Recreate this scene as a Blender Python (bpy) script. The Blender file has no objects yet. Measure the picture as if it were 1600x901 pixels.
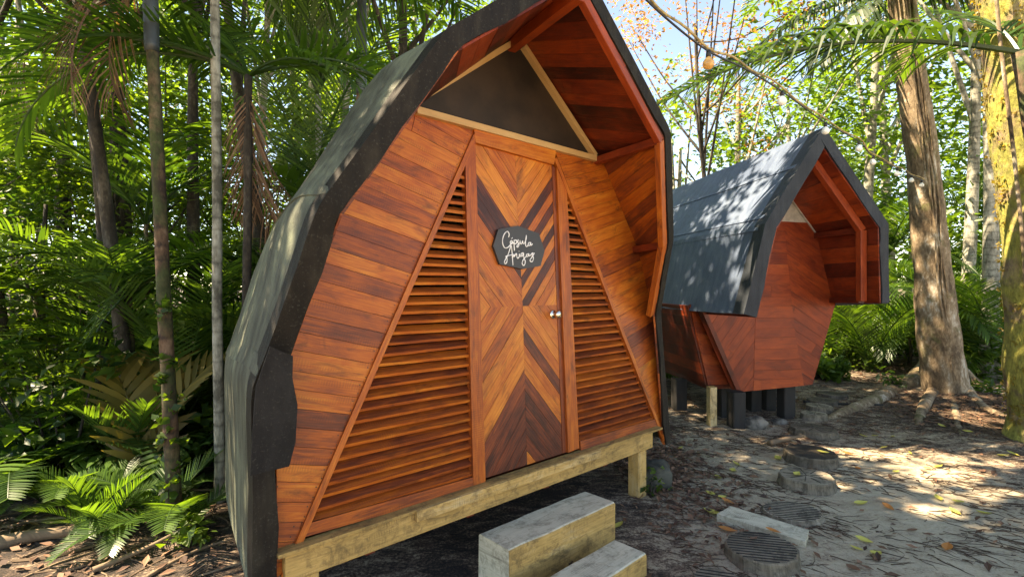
import bpy, math, random
import numpy as np
from mathutils import Vector, Matrix, noise
R = math.radians
random.seed(7)
scene = bpy.context.scene
COL = scene.collection

# ------------------------------------------------------------------ camera, sky, sun, exposure
cam_d = bpy.data.cameras.new("camera")
cam = bpy.data.objects.new("camera", cam_d)
COL.objects.link(cam)
cam.location = (0, 0, 1.6)
cam.rotation_euler = (R(90), 0, 0)
cam_d.sensor_width = 36
cam_d.lens = 760 / 1600 * 36
cam_d.shift_y = -5.5 / 1600
cam_d.clip_start = 0.05
cam_d.clip_end = 2000
scene.camera = cam

SUN = Vector((-0.56, -0.03, 0.83)).normalized()      # towards the sun
w = bpy.data.worlds.new("World")
scene.world = w
w.use_nodes = True
nt = w.node_tree
sky = nt.nodes.new("ShaderNodeTexSky")
sky.sky_type = 'NISHITA'
sky.sun_disc = False
sky.sun_elevation = math.asin(SUN.z)
sky.sun_rotation = math.atan2(SUN.x, SUN.y) % (2 * math.pi)
sky.air_density = 1.0
sky.dust_density = 0.0
sky.altitude = 2500
nt.links.new(sky.outputs[0], nt.nodes["Background"].inputs[0])
nt.nodes["Background"].inputs[1].default_value = 0.10
sl = bpy.data.lights.new("sun", 'SUN')
sl.energy = 4.2
sl.angle = R(0.53)
sl.color = (1.0, 0.93, 0.82)
so = bpy.data.objects.new("sun", sl)
COL.objects.link(so)
so.rotation_euler = SUN.to_track_quat('Z', 'Y').to_euler()
scene.view_settings.view_transform = 'Standard'
scene.view_settings.look = 'None'
scene.view_settings.gamma = 1
scene.view_settings.use_curve_mapping = False
scene.view_settings.exposure = 2.55
scene.view_settings.use_white_balance = True
scene.view_settings.white_balance_temperature = 8900
scene.view_settings.white_balance_tint = 12
try:
    scene.cycles.use_denoising = True
    scene.cycles.max_bounces = 8
    scene.cycles.diffuse_bounces = 4
    scene.cycles.sample_clamp_indirect = 6
except Exception:
    pass

F_, CX, CY = 760.0, 800.0, 445.0


def at(px, py, Y):
    """pixel of the 1600x901 photo at distance Y in front of the camera -> world point"""
    return Vector(((px - CX) / F_ * Y, Y, 1.6 - (py - CY) / F_ * Y))


def on_ground(px, py, z=0.0):
    Y = (1.6 - z) * F_ / (py - CY)
    return Vector(((px - CX) / F_ * Y, Y, z))


# ------------------------------------------------------------------ materials
def newmat(name):
    m = bpy.data.materials.new(name)
    m.use_nodes = True
    t = m.node_tree
    b = t.nodes["Principled BSDF"]
    return m, t, b


def N(t, typ, **kw):
    n = t.nodes.new(typ)
    for k, v in kw.items():
        setattr(n, k, v)
    return n


def ramp(t, stops):
    n = t.nodes.new("ShaderNodeValToRGB")
    e = n.color_ramp.elements
    while len(e) < len(stops):
        e.new(0.5)
    for i, (p, c) in enumerate(stops):
        e[i].position = p
        e[i].color = (c[0], c[1], c[2], 1)
    return n


def math_(t, op, a, b=None, clamp=False):
    n = t.nodes.new("ShaderNodeMath")
    n.operation = op
    n.use_clamp = clamp
    for i, v in enumerate((a, b)):
        if v is None:
            continue
        if isinstance(v, (int, float)):
            n.inputs[i].default_value = v
        else:
            t.links.new(v, n.inputs[i])
    return n.outputs[0]


def noise_(t, vec, scale, detail=4, rough=0.55, dist=0.0):
    n = t.nodes.new("ShaderNodeTexNoise")
    n.inputs["Scale"].default_value = scale
    n.inputs["Detail"].default_value = detail
    n.inputs["Roughness"].default_value = rough
    n.inputs["Distortion"].default_value = dist
    if vec is not None:
        t.links.new(vec, n.inputs["Vector"])
    return n.outputs["Fac"]


def mapping(t, src, scale):
    n = t.nodes.new("ShaderNodeMapping")
    n.inputs["Scale"].default_value = scale
    t.links.new(src, n.inputs["Vector"])
    return n.outputs[0]


def bump(t, b, h, strength, dist):
    n = t.nodes.new("ShaderNodeBump")
    n.inputs["Strength"].default_value = strength
    n.inputs["Distance"].default_value = dist
    t.links.new(h, n.inputs["Height"])
    t.links.new(n.outputs[0], b.inputs["Normal"])


def mixc(t, fac, a, b):
    n = t.nodes.new("ShaderNodeMix")
    n.data_type = 'RGBA'
    for sock, v in ((n.inputs[0], fac), (n.inputs[6], a), (n.inputs[7], b)):
        if isinstance(v, (int, float)):
            sock.default_value = v
        elif isinstance(v, tuple):
            sock.default_value = (*v, 1)
        else:
            t.links.new(v, sock)
    return n.outputs[2]


def wood(name, stops, rough=(0.32, 0.6), stain=0.35, stain_col=(0.03, 0.012, 0.008), contrast=0.55, coat=0.0, dirt=0.0):
    """varnished boards: 'gc' carries (along grain, across grain, board seed), 'tone' the board's own shade"""
    m, t, b = newmat(name)
    a = N(t, "ShaderNodeAttribute", attribute_name="gc")
    tn = N(t, "ShaderNodeAttribute", attribute_name="tone")
    g1 = noise_(t, mapping(t, a.outputs["Vector"], (1.6, 34, 1)), 3.0, 6, 0.65, 0.6)
    g2 = noise_(t, mapping(t, a.outputs["Vector"], (5, 150, 1)), 3.0, 3, 0.6)
    bl = noise_(t, mapping(t, a.outputs["Vector"], (1.0, 2.2, 1)), 3.5, 5, 0.6, 0.8)
    s = math_(t, 'ADD', tn.outputs["Fac"], math_(t, 'MULTIPLY', math_(t, 'SUBTRACT', g1, 0.5), contrast))
    s = math_(t, 'ADD', s, math_(t, 'MULTIPLY', math_(t, 'SUBTRACT', g2, 0.5), 0.3))
    s = math_(t, 'ADD', s, math_(t, 'MULTIPLY', math_(t, 'SUBTRACT', bl, 0.5), 0.75), True)
    rp = ramp(t, stops)
    t.links.new(s, rp.inputs[0])
    bl2 = noise_(t, mapping(t, a.outputs["Vector"], (1.3, 4.5, 1.7)), 2.3, 7, 0.7, 1.2)
    sf = math_(t, 'MULTIPLY', math_(t, 'MULTIPLY', math_(t, 'SUBTRACT', bl2, 0.53), 6.0, True), stain)
    # rough-sawn saw marks across some boards
    wv = N(t, "ShaderNodeTexWave")
    wv.inputs["Scale"].default_value = 26
    wv.inputs["Distortion"].default_value = 5
    wv.inputs["Detail"].default_value = 3
    t.links.new(mapping(t, a.outputs["Vector"], (1, 0.5, 1)), wv.inputs["Vector"])
    wm = math_(t, 'MULTIPLY', math_(t, 'SUBTRACT', noise_(t, mapping(t, a.outputs["Vector"], (1.4, 7, 3)), 2.0, 2), 0.52), 7.0, True)
    sf2 = math_(t, 'MULTIPLY', math_(t, 'MULTIPLY', wv.outputs["Fac"], wm), 0.25)
    c = mixc(t, math_(t, 'MAXIMUM', sf, math_(t, 'MULTIPLY', sf2, stain * 1.6)), rp.outputs[0], stain_col)
    if dirt:
        oc = N(t, "ShaderNodeTexCoord").outputs["Object"]
        dn = noise_(t, oc, 22, 6, 0.75, 0.8)
        dn2 = noise_(t, oc, 5, 4, 0.7)
        df = math_(t, 'MULTIPLY', math_(t, 'SUBTRACT', math_(t, 'ADD', math_(t, 'MULTIPLY', dn, .6), math_(t, 'MULTIPLY', dn2, .4)), 0.49), 9.0, True)
        c = mixc(t, math_(t, 'MULTIPLY', df, dirt), c, stain_col)
    t.links.new(c, b.inputs["Base Color"])
    mr = N(t, "ShaderNodeMapRange")
    t.links.new(g1, mr.inputs[0])
    mr.inputs[3].default_value, mr.inputs[4].default_value = rough
    t.links.new(mr.outputs[0], b.inputs["Roughness"])
    b.inputs["Specular IOR Level"].default_value = 0.32
    b.inputs["Coat Weight"].default_value = coat
    b.inputs["Coat Roughness"].default_value = 0.3
    bump(t, b, math_(t, 'ADD', g1, math_(t, 'MULTIPLY', g2, 0.5)), 0.35, 0.004)
    return m


M = {}
M['wood'] = wood("varnished_orange_wood", [(0, (0.045, 0.011, 0.007)), (0.32, (0.18, 0.036, 0.012)), (0.6, (0.40, 0.088, 0.012)), (1, (0.62, 0.215, 0.030))], coat=0.05, contrast=.9, stain=.7)
M['red'] = wood("dark_red_stained_wood", [(0, (0.035, 0.007, 0.004)), (0.35, (0.16, 0.022, 0.008)), (0.7, (0.36, 0.058, 0.014)), (1, (0.50, 0.13, 0.03))], stain=0.45)
M['pale'] = wood("pale_new_batten", [(0, (0.22, 0.12, 0.05)), (0.5, (0.5, 0.3, 0.13)), (1, (0.62, 0.42, 0.2))], stain=0.25, stain_col=(0.16, 0.08, 0.03), contrast=0.3)
M['yellow'] = wood("old_yellow_painted_timber", [(0, (0.11, 0.07, 0.03)), (0.4, (0.30, 0.185, 0.060)), (0.7, (0.50, 0.305, 0.10)), (1, (0.57, 0.42, 0.22))], dirt=.55, rough=(0.6, 0.9), stain=0.85, stain_col=(0.07, 0.045, 0.025), contrast=0.9)
M['grey'] = wood("weathered_grey_timber", [(0, (0.13, 0.115, 0.085)), (0.4, (0.40, 0.37, 0.275)), (1, (0.64, 0.60, 0.46))], dirt=.5, rough=(0.7, 0.95), stain=0.85, stain_col=(0.09, 0.08, 0.055), contrast=.8)
M['black'] = wood("tarred_post_wood", [(0, (0.008, 0.008, 0.008)), (0.5, (0.022, 0.021, 0.02)), (1, (0.05, 0.046, 0.04))], rough=(0.6, 0.9), stain=0.3)
M['log'] = wood("old_log_wood", [(0, (0.02, 0.015, 0.011)), (0.5, (0.13, 0.105, 0.075)), (1, (0.36, 0.31, 0.23))], dirt=.7, rough=(0.75, 0.95), stain=0.6, stain_col=(0.03, 0.028, 0.02), contrast=0.6)
M['stick'] = wood("dry_stick", [(0, (0.05, 0.03, 0.018)), (0.5, (0.14, 0.095, 0.06)), (1, (0.27, 0.2, 0.13))], rough=(0.7, 0.95), stain=0.3)


def felt(name, c1, c2, c3, rough=(0.42, 0.7), spk=2.5):
    m, t, b = newmat(name)
    co = N(t, "ShaderNodeTexCoord").outputs["Object"]
    n1 = noise_(t, co, 2.2, 6, 0.62, 0.5)
    n2 = noise_(t, co, 90, 3, 0.75)
    n3 = noise_(t, mapping(t, co, (6, 6, 0.9)), 2.5, 5, 0.6)
    rp = ramp(t, [(0.40, c1), (0.50, c2), (0.60, c3)])
    t.links.new(math_(t, 'ADD', math_(t, 'MULTIPLY', n1, 0.6), math_(t, 'MULTIPLY', n3, 0.4)), rp.inputs[0])
    sp = math_(t, 'MULTIPLY', math_(t, 'SUBTRACT', n2, 0.58), spk, True)
    c = mixc(t, sp, rp.outputs[0], (0.10, 0.10, 0.08))
    t.links.new(c, b.inputs["Base Color"])
    mr = N(t, "ShaderNodeMapRange")
    t.links.new(n1, mr.inputs[0])
    mr.inputs[3].default_value, mr.inputs[4].default_value = rough
    t.links.new(mr.outputs[0], b.inputs["Roughness"])
    b.inputs['Specular IOR Level'].default_value = 0.22
    bump(t, b, math_(t, 'ADD', n2, math_(t, 'MULTIPLY', n3, 2)), 0.6, 0.005)
    return m


M['felt1'] = felt("green_grey_roofing_felt", (0.035, 0.036, 0.027), (0.075, 0.080, 0.058), (0.13, 0.145, 0.095), (0.5, 0.8), 4.5)
M['fascia1'] = felt("brown_black_felt_edge", (0.004, 0.003, 0.0022), (0.010, 0.0075, 0.0055), (0.024, 0.020, 0.014), (0.55, 0.8))
M['flap'] = felt("black_felt_patch", (0.008, 0.008, 0.009), (0.012, 0.012, 0.013), (0.019, 0.019, 0.02), (0.7, 0.85))
M['felt2'] = felt("sky_tinted_roofing_felt", (0.068, 0.094, 0.145), (0.09, 0.122, 0.18), (0.12, 0.155, 0.21), (0.42, 0.6))  # the sky's blue reflection is put into the base colour
M['fascia2'] = felt("dark_sky_tinted_felt_edge", (0.018, 0.022, 0.028), (0.026, 0.031, 0.038), (0.036, 0.042, 0.05), (0.5, 0.7))  # same blue sky reflection mixed into the edge colour


def simple(name, col, rough=0.5, metal=0.0, var=0.0, scale=8, bmp=0.0):
    m, t, b = newmat(name)
    b.inputs["Roughness"].default_value = rough
    b.inputs["Metallic"].default_value = metal
    co = N(t, "ShaderNodeTexCoord").outputs["Object"]
    n = noise_(t, co, scale, 5, 0.6)
    lo = tuple(c * (1 - var) for c in col)
    hi = tuple(min(1, c * (1 + var)) for c in col)
    rp = ramp(t, [(0.4, lo), (0.6, hi)])
    t.links.new(n, rp.inputs[0])
    t.links.new(rp.outputs[0], b.inputs["Base Color"])
    if bmp:
        bump(t, b, n, 0.5, bmp)
    return m


M['gable'] = simple("dark_gable_board", (0.022, 0.013, 0.008), 0.7, var=0.5, scale=3)
M['white_board'] = simple("pale_vent_board", (0.45, 0.43, 0.38), 0.6, var=0.2)
M['sign'] = simple("charcoal_sign_board", (0.028, 0.027, 0.028), 0.5, var=0.15)
M['white'] = simple("white_lettering", (0.82, 0.8, 0.78), 0.5, var=0.03)
M['chrome'] = simple("worn_brass_chrome", (0.75, 0.68, 0.55), 0.18, 1.0, var=0.15, scale=30)
M['stone'] = simple("grey_stone", (0.13, 0.115, 0.095), 0.95, var=0.7, scale=7, bmp=0.02)
M['darkstone'] = simple("mossy_dark_block", (0.045, 0.045, 0.035), 0.95, var=0.6, scale=7, bmp=0.02)
M['inside'] = simple("dark_interior", (0.02, 0.012, 0.008), 0.8, var=0.3)
M['cable'] = simple("black_cable", (0.015, 0.015, 0.015), 0.5, var=0.2)
M['rope'] = simple("old_yellow_rope", (0.35, 0.27, 0.12), 0.8, var=0.4, scale=20)
M['bulb'] = simple("white_bulb_glass", (0.8, 0.8, 0.74), 0.15, var=0.05)
M['amber_bulb'] = simple("amber_bulb_glass", (0.75, 0.4, 0.12), 0.15, var=0.4, scale=20)
M['sheath'] = simple("smooth_grey_palm_sheath", (0.045, 0.055, 0.055), 0.45, var=0.4, scale=5)


def bark(name, stops, ring=0.0, sc=5.0, bmp=0.03, moss=None, mossamt=0.5):
    m, t, b = newmat(name)
    co = N(t, "ShaderNodeTexCoord").outputs["Object"]
    n1 = noise_(t, mapping(t, co, (1, 1, 0.35)), sc, 8, 0.68, 0.4)
    n2 = noise_(t, mapping(t, co, (1, 1, 0.5)), sc * 7, 5, 0.65)
    h = math_(t, 'ADD', math_(t, 'MULTIPLY', n1, 0.7), math_(t, 'MULTIPLY', n2, 0.3))
    if ring:
        wv = N(t, "ShaderNodeTexWave")
        wv.bands_direction = 'Z'
        wv.inputs["Scale"].default_value = ring
        wv.inputs["Distortion"].default_value = 6
        wv.inputs["Detail"].default_value = 3
        t.links.new(co, wv.inputs["Vector"])
        h = math_(t, 'SUBTRACT', h, math_(t, 'MULTIPLY', math_(t, 'POWER', wv.outputs["Fac"], 8.0), 0.06))
    rp = ramp(t, [(.5 + (p_ - .5) * .5, c_) for p_, c_ in stops])
    t.links.new(h, rp.inputs[0])
    c = rp.outputs[0]
    if moss:
        mn = noise_(t, co, 2.2, 8, 0.7, 0.6)
        mf = math_(t, 'MULTIPLY', math_(t, 'SUBTRACT', mn, 1 - mossamt), 7.0, True)
        mc = ramp(t, [(0.35, tuple(x * 0.45 for x in moss)), (0.65, moss)])
        t.links.new(n2, mc.inputs[0])
        c = mixc(t, mf, c, mc.outputs[0])
    t.links.new(c, b.inputs["Base Color"])
    b.inputs["Roughness"].default_value = 0.9
    bump(t, b, h, 0.9, bmp)
    return m


M['bark_brown'] = bark("brown_lichen_bark", [(0.2, (0.035, 0.023, 0.014)), (0.42, (0.13, 0.088, 0.05)), (0.6, (0.27, 0.20, 0.125)), (0.78, (0.52, 0.48, 0.40))], moss=(0.10, 0.11, 0.025), mossamt=0.45)
M['bark_moss'] = bark("mossy_sunlit_bark", [(0.3, (0.08, 0.05, 0.03)), (0.6, (0.28, 0.2, 0.12))], sc=4, moss=(0.36, 0.34, 0.07), mossamt=0.62, bmp=0.06)
M['bark_dark'] = bark("dark_wet_bark", [(0.3, (0.012, 0.01, 0.008)), (0.55, (0.045, 0.035, 0.025)), (0.75, (0.12, 0.1, 0.075))], moss=(0.05, 0.065, 0.015), mossamt=0.4)
M['bark_grey'] = bark("pale_grey_palm_bark", [(0.3, (0.09, 0.085, 0.065)), (0.5, (0.26, 0.25, 0.2)), (0.7, (0.42, 0.41, 0.34))], ring=2.6, bmp=.012, moss=(0.12, 0.15, 0.04), mossamt=0.4)
M['bark_palm'] = bark("brown_ringed_palm_bark", [(0.3, (0.03, 0.018, 0.012)), (0.5, (0.11, 0.062, 0.034)), (0.75, (0.26, 0.17, 0.11))], ring=3.1, bmp=.012, moss=(0.055, 0.07, 0.02), mossamt=0.58)


def leafmat(name, c_dark, c_light, trans_mul=2.2, tw=0.5, rough=0.45, objvar=0.0):
    m, t, b = newmat(name)
    tn = N(t, "ShaderNodeAttribute", attribute_name="tone")
    s = tn.outputs["Fac"]
    if objvar:
        oi = N(t, "ShaderNodeObjectInfo")
        s = math_(t, 'ADD', s, math_(t, 'MULTIPLY', math_(t, 'SUBTRACT', oi.outputs["Random"], 0.5), objvar), True)
    rp = ramp(t, [(0.0, c_dark), (1.0, c_light)])
    t.links.new(s, rp.inputs[0])
    t.links.new(rp.outputs[0], b.inputs["Base Color"])
    b.inputs["Roughness"].default_value = rough
    tr = N(t, "ShaderNodeBsdfTranslucent")
    hs = N(t, "ShaderNodeVectorMath")
    hs.operation = 'MULTIPLY'
    t.links.new(rp.outputs[0], hs.inputs[0])
    hs.inputs[1].default_value = (trans_mul * 1.15, trans_mul, trans_mul * 0.35)
    t.links.new(hs.outputs[0], tr.inputs[0])
    mx = N(t, "ShaderNodeMixShader")
    mx.inputs[0].default_value = tw
    t.links.new(b.outputs[0], mx.inputs[1])
    t.links.new(tr.outputs[0], mx.inputs[2])
    t.links.new(mx.outputs[0], t.nodes["Material Output"].inputs[0])
    return m


M['leaf'] = leafmat("broadleaf_foliage", (0.014, 0.042, 0.009), (0.10, 0.17, 0.024), 3.0, 0.48, objvar=0.5)
M['leaf_far'] = leafmat("distant_foliage", (0.018, 0.055, 0.012), (0.105, 0.185, 0.035), 2.7, 0.5)
M['frond'] = leafmat("palm_frond_green", (0.016, 0.05, 0.012), (0.07, 0.14, 0.025), 2.8, 0.42, 0.38, objvar=0.4)
M['frond_dark'] = leafmat("dark_palm_frond", (0.010, 0.034, 0.009), (0.048, 0.095, 0.018), 2.4, 0.35, 0.4)
M['frond_y'] = leafmat("yellowing_frond", (0.10, 0.09, 0.02), (0.30, 0.22, 0.06), 2.0, 0.45)
M['frond_dead'] = leafmat("dead_brown_frond", (0.09, 0.045, 0.025), (0.32, 0.19, 0.12), 1.3, 0.25, 0.7)
M['leaf_rust'] = leafmat("rust_pink_leaves", (0.14, 0.06, 0.03), (0.42, 0.25, 0.14), 1.6, 0.5)
M['litter'] = leafmat("brown_leaf_litter", (0.04, 0.018, 0.011), (0.23, 0.12, 0.07), 1.0, 0.1, 0.8)
M['leaf_yellow'] = leafmat("fallen_yellow_leaf", (0.38, 0.30, 0.05), (0.55, 0.52, 0.12), 1.2, 0.2, 0.6)
M['leaf_orange'] = leafmat("fallen_orange_leaf", (0.28, 0.07, 0.02), (0.55, 0.22, 0.05), 1.2, 0.15, 0.6)


def ground_mat():
    m, t, b = newmat("forest_floor_soil")
    co = N(t, "ShaderNodeTexCoord").outputs["Object"]
    at_ = N(t, "ShaderNodeAttribute", attribute_name="sand").outputs["Fac"]
    n1 = noise_(t, co, 1.1, 7, 0.65, 0.5)
    n2 = noise_(t, mapping(t, co, (1, 2.3, 1)), 5.0, 8, 0.72, 0.8)
    n3 = noise_(t, co, 60, 4, 0.7)
    n4 = noise_(t, co, 260, 2, 0.7)
    f = math_(t, 'ADD', at_, math_(t, 'MULTIPLY', math_(t, 'SUBTRACT', n2, 0.5), 2.0))
    f = math_(t, 'ADD', f, math_(t, 'MULTIPLY', math_(t, 'SUBTRACT', n1, 0.5), 0.9))
    f = math_(t, 'ADD', f, math_(t, 'MULTIPLY', math_(t, 'SUBTRACT', n3, 0.5), 1.5), True)
    rp = ramp(t, [(0.0, (0.022, 0.015, 0.011)), (0.24, (0.08, 0.052, 0.036)), (0.42, (0.21, 0.15, 0.105)), (0.60, (0.41, 0.335, 0.235)), (1, (0.54, 0.46, 0.33))])
    t.links.new(f, rp.inputs[0])
    c = mixc(t, math_(t, 'MULTIPLY', math_(t, 'SUBTRACT', n4, 0.6), 5.0, True), rp.outputs[0], (0.06, 0.045, 0.035))
    rd = noise_(t, co, 2.7, 3, 0.5)
    c = mixc(t, math_(t, 'MULTIPLY', math_(t, 'SUBTRACT', rd, 0.58), 2.5, True), c, (0.15, 0.07, 0.045))
    t.links.new(c, b.inputs["Base Color"])
    b.inputs["Roughness"].default_value = 0.92
    bump(t, b, math_(t, 'ADD', math_(t, 'MULTIPLY', n2, 1.6), math_(t, 'ADD', n3, math_(t, 'MULTIPLY', n4, 0.4))), 0.9, 0.02)
    return m


M['ground'] = ground_mat()


# ------------------------------------------------------------------ mesh helpers
def finish(name, verts, faces, mat, parent=None, gc=None, tone=None, smooth=False, midx=None):
    me = bpy.data.meshes.new(name)
    me.from_pydata([tuple(v) for v in verts], [], faces)
    mats = mat if isinstance(mat, (list, tuple)) else [mat]
    for mm in mats:
        me.materials.append(mm)
    if midx is not None:
        me.polygons.foreach_set("material_index", midx)
    if gc is not None:
        a = me.attributes.new("gc", 'FLOAT_VECTOR', 'CORNER')
        a.data.foreach_set("vector", np.array(gc, dtype=np.float32).ravel())
    if tone is not None:
        a = me.attributes.new("tone", 'FLOAT', 'FACE')
        a.data.foreach_set("value", np.array(tone, dtype=np.float32))
    if smooth:
        me.polygons.foreach_set("use_smooth", [True] * len(me.polygons))
    me.update()
    o = bpy.data.objects.new(name, me)
    COL.objects.link(o)
    if parent is not None:
        o.parent = parent
    return o


def tag(o, label=None, cat=None, group=None, kind=None):
    if label: o["label"] = label
    if cat: o["category"] = cat
    if group: o["group"] = group
    if kind: o["kind"] = kind
    return o


def empty(name, loc=(0, 0, 0), rz=0.0):
    o = bpy.data.objects.new(name, None)
    o.empty_display_size = 0.2
    o.location = loc
    o.rotation_euler = (0, 0, rz)
    COL.objects.link(o)
    return o


def copy_tree(o, parent=None):
    c = o.copy()
    COL.objects.link(c)
    if parent is not None:
        c.parent = parent
    for ch in list(o.children):
        copy_tree(ch, c)
    return c


class MB:
    """collects boards, boxes and tubes, all into one mesh"""
    def __init__(s):
        s.v, s.f, s.g, s.t, s.mi = [], [], [], [], []
        s.cur = 0

    def face(s, pts, gcs, tone):
        i = len(s.v)
        s.v += [Vector(p) for p in pts]
        s.f.append(tuple(range(i, i + len(pts))))
        s.g += gcs
        s.t.append(tone)
        s.mi.append(s.cur)

    def prism(s, poly, mp, c0, c1, ang=0.0, tone=0.6, seed=None, bev=0.0):
        """2-D polygon poly (counter-clockwise), extruded between depths c0 (back) and c1 (front); mp maps (a,b,c) to 3-D"""
        if seed is None: seed = random.random() * 50
        ca, sa = math.cos(ang), math.sin(ang)
        def gc(a, b, c=0.0):
            return (a * ca + b * sa, -a * sa + b * ca + c * 0.7, seed)
        n = len(poly)
        s.face([mp(a, b, c1) for a, b in poly], [gc(a, b) for a, b in poly], tone)
        s.face([mp(a, b, c0) for a, b in reversed(poly)], [gc(a, b) for a, b in reversed(poly)], tone)
        for i in range(n):
            a0, b0 = poly[i]
            a1, b1 = poly[(i + 1) % n]
            s.face([mp(a0, b0, c1), mp(a0, b0, c0), mp(a1, b1, c0), mp(a1, b1, c1)],
                   [gc(a0, b0), gc(a0, b0, c1 - c0), gc(a1, b1, c1 - c0), gc(a1, b1)], tone * 0.85)

    def bar(s, p, q, wx, wy, up=(0, 0, 1), tone=0.6, seed=None, shift=(0, 0)):
        """square-section bar from p to q; wy along 'up' side, wx across"""
        p, q = Vector(p), Vector(q)
        d = (q - p); L = d.length; d.normalize()
        upv = Vector(up)
        sx = d.cross(upv)
        if sx.length < 1e-4: sx = d.cross(Vector((1, 0, 0)))
        sx.normalize(); sy = sx.cross(d).normalized()
        if seed is None: seed = random.random() * 50
        p = p + sx * shift[0] + sy * shift[1]; q = q + sx * shift[0] + sy * shift[1]
        be = min(wx, wy) * 0.06
        sec = []
        hx, hy = wx / 2, wy / 2
        for (cx, cy, ex, ey) in ((-hx, -hy, 1, 1), (hx, -hy, -1, 1), (hx, hy, -1, -1), (-hx, hy, 1, -1)):
            if (cx < 0) == (cy < 0):
                sec.append((cx, cy + ey * be)); sec.append((cx + ex * be, cy))
            else:
                sec.append((cx + ex * be, cy)); sec.append((cx, cy + ey * be))
        # run length round the section
        n = len(sec); acc = [0]
        for i in range(n):
            a, b = sec[i], sec[(i + 1) % n]
            acc.append(acc[-1] + math.hypot(a[0] - b[0], a[1] - b[1]))
        P = [p + sx * a + sy * b for a, b in sec]; Q = [q + sx * a + sy * b for a, b in sec]
        for i in range(n):
            j = (i + 1) % n
            s.face([P[i], P[j], Q[j], Q[i]], [(0, acc[i], seed), (0, acc[i + 1], seed), (L, acc[i + 1], seed), (L, acc[i], seed)], tone)
        s.face(list(reversed(P)), [(a, b, seed + 3) for a, b in reversed(sec)], tone * 0.8)
        s.face(Q, [(a, b, seed + 3) for a, b in sec], tone * 0.8)

    def build(s, name, mat, parent=None, smooth=False):
        return finish(name, s.v, s.f, mat, parent, s.g, s.t, smooth, s.mi)


def clip(poly, nx, ny, d):
    """keep the part of poly with nx*a+ny*b <= d"""
    out = []
    n = len(poly)
    for i in range(n):
        p, q = poly[i], poly[(i + 1) % n]
        dp, dq = nx * p[0] + ny * p[1] - d, nx * q[0] + ny * q[1] - d
        if dp <= 0: out.append(p)
        if (dp < 0 < dq) or (dq < 0 < dp):
            k = dp / (dp - dq)
            out.append((p[0] + (q[0] - p[0]) * k, p[1] + (q[1] - p[1]) * k))
    return out


def area(poly):
    return sum(poly[i][0] * poly[(i + 1) % len(poly)][1] - poly[(i + 1) % len(poly)][0] * poly[i][1] for i in range(len(poly))) / 2


def ccw(poly):
    return poly if area(poly) > 0 else list(reversed(poly))


def planks(mb, poly, ang, width, mp, c0, c1, tonef=None, wj=0.12, gap=0.002, cut=0.25, phase=0.0, nails=False):
    poly = ccw(poly)
    nx, ny = -math.sin(ang), math.cos(ang)
    ax, ay = math.cos(ang), math.sin(ang)
    offs = [nx * a + ny * b for a, b in poly]
    lo, hi = min(offs) - phase * width, max(offs)
    k = 0
    while lo < hi:
        wd = width * (1 + random.uniform(-wj, wj))
        st = clip(clip(poly, nx, ny, lo + wd - gap), -nx, -ny, -lo)
        if len(st) >= 3 and abs(area(st)) > 1e-5:
            tone = tonef(k, lo) if tonef else random.choice((0.45, 0.55, 0.6, 0.65, 0.72, 0.8))
            pieces = [st]
            if random.random() < cut:
                al = [ax * a + ay * b for a, b in st]
                cpos = random.uniform(min(al), max(al))
                pieces = [clip(st, ax, ay, cpos - gap / 2), clip(st, -ax, -ay, -cpos - gap / 2)]
            for pc in pieces:
                if len(pc) >= 3 and abs(area(pc)) > 1e-5:
                    mb.prism(pc, mp, c0, c1 + random.uniform(-0.0012, 0.0012), ang, min(1, max(0, tone + random.uniform(-0.06, 0.06))))
                    if nails:
                        al = [ax * a + ay * b for a, b in pc]
                        am, ac = (min(al) + max(al)) / 2, sum(nx * a + ny * b for a, b in pc) / len(pc)
                        for e_ in (min(al) + .035, max(al) - .03):
                            for q_ in (-.26, .26):
                                ca_, cb_ = e_ + random.uniform(-.004, .004), lo + wd / 2 + q_ * wd
                                if abs(e_ - am) < .03: continue
                                cx_, cy_ = ca_ * ax + cb_ * nx, ca_ * ay + cb_ * ny
                                mb.cur = 1
                                mb.face([mp(cx_ + .0034 * math.cos(i_ * math.pi / 3), cy_ + .0034 * math.sin(i_ * math.pi / 3), c1 + .0018) for i_ in range(6)], [(0, 0, 0)] * 6, .3)
                                mb.cur = 0
        lo += wd
        k += 1


def tube_arrays(pts, rad, seg=10, wob=0.0, seed=0.0, cap=True):
    pts = [Vector(p) for p in pts]
    V, Fc, G = [], [], []
    n = len(pts)
    prev = None
    L = 0
    for i in range(n):
        d = (pts[min(i + 1, n - 1)] - pts[max(i - 1, 0)]).normalized()
        if prev is None:
            s = d.cross(Vector((0.3, 1, 0.1)));
            if s.length < 0.05: s = d.cross(Vector((1, 0, 0)))
        else:
            s = prev - d * prev.dot(d)
        s.normalize(); prev = s
        u = d.cross(s)
        if i: L += (pts[i] - pts[i - 1]).length
        for k in range(seg):
            a = 2 * math.pi * k / seg
            r = rad[i]
            if wob:
                q = pts[i] + (s * math.cos(a) + u * math.sin(a)) * r
                r *= 1 + wob * noise.noise(q * 2.5 + Vector((seed, 0, 0))) + wob * 0.5 * noise.noise(q * 8 + Vector((seed, 0, 0)))
            V.append(pts[i] + (s * math.cos(a) + u * math.sin(a)) * r)
    for i in range(n - 1):
        for k in range(seg):
            k2 = (k + 1) % seg
            Fc.append((i * seg + k, i * seg + k2, (i + 1) * seg + k2, (i + 1) * seg + k))
    if cap:
        Fc.append(tuple(range(seg))[::-1])
        Fc.append(tuple((n - 1) * seg + k for k in range(seg)))
    return V, Fc


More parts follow.
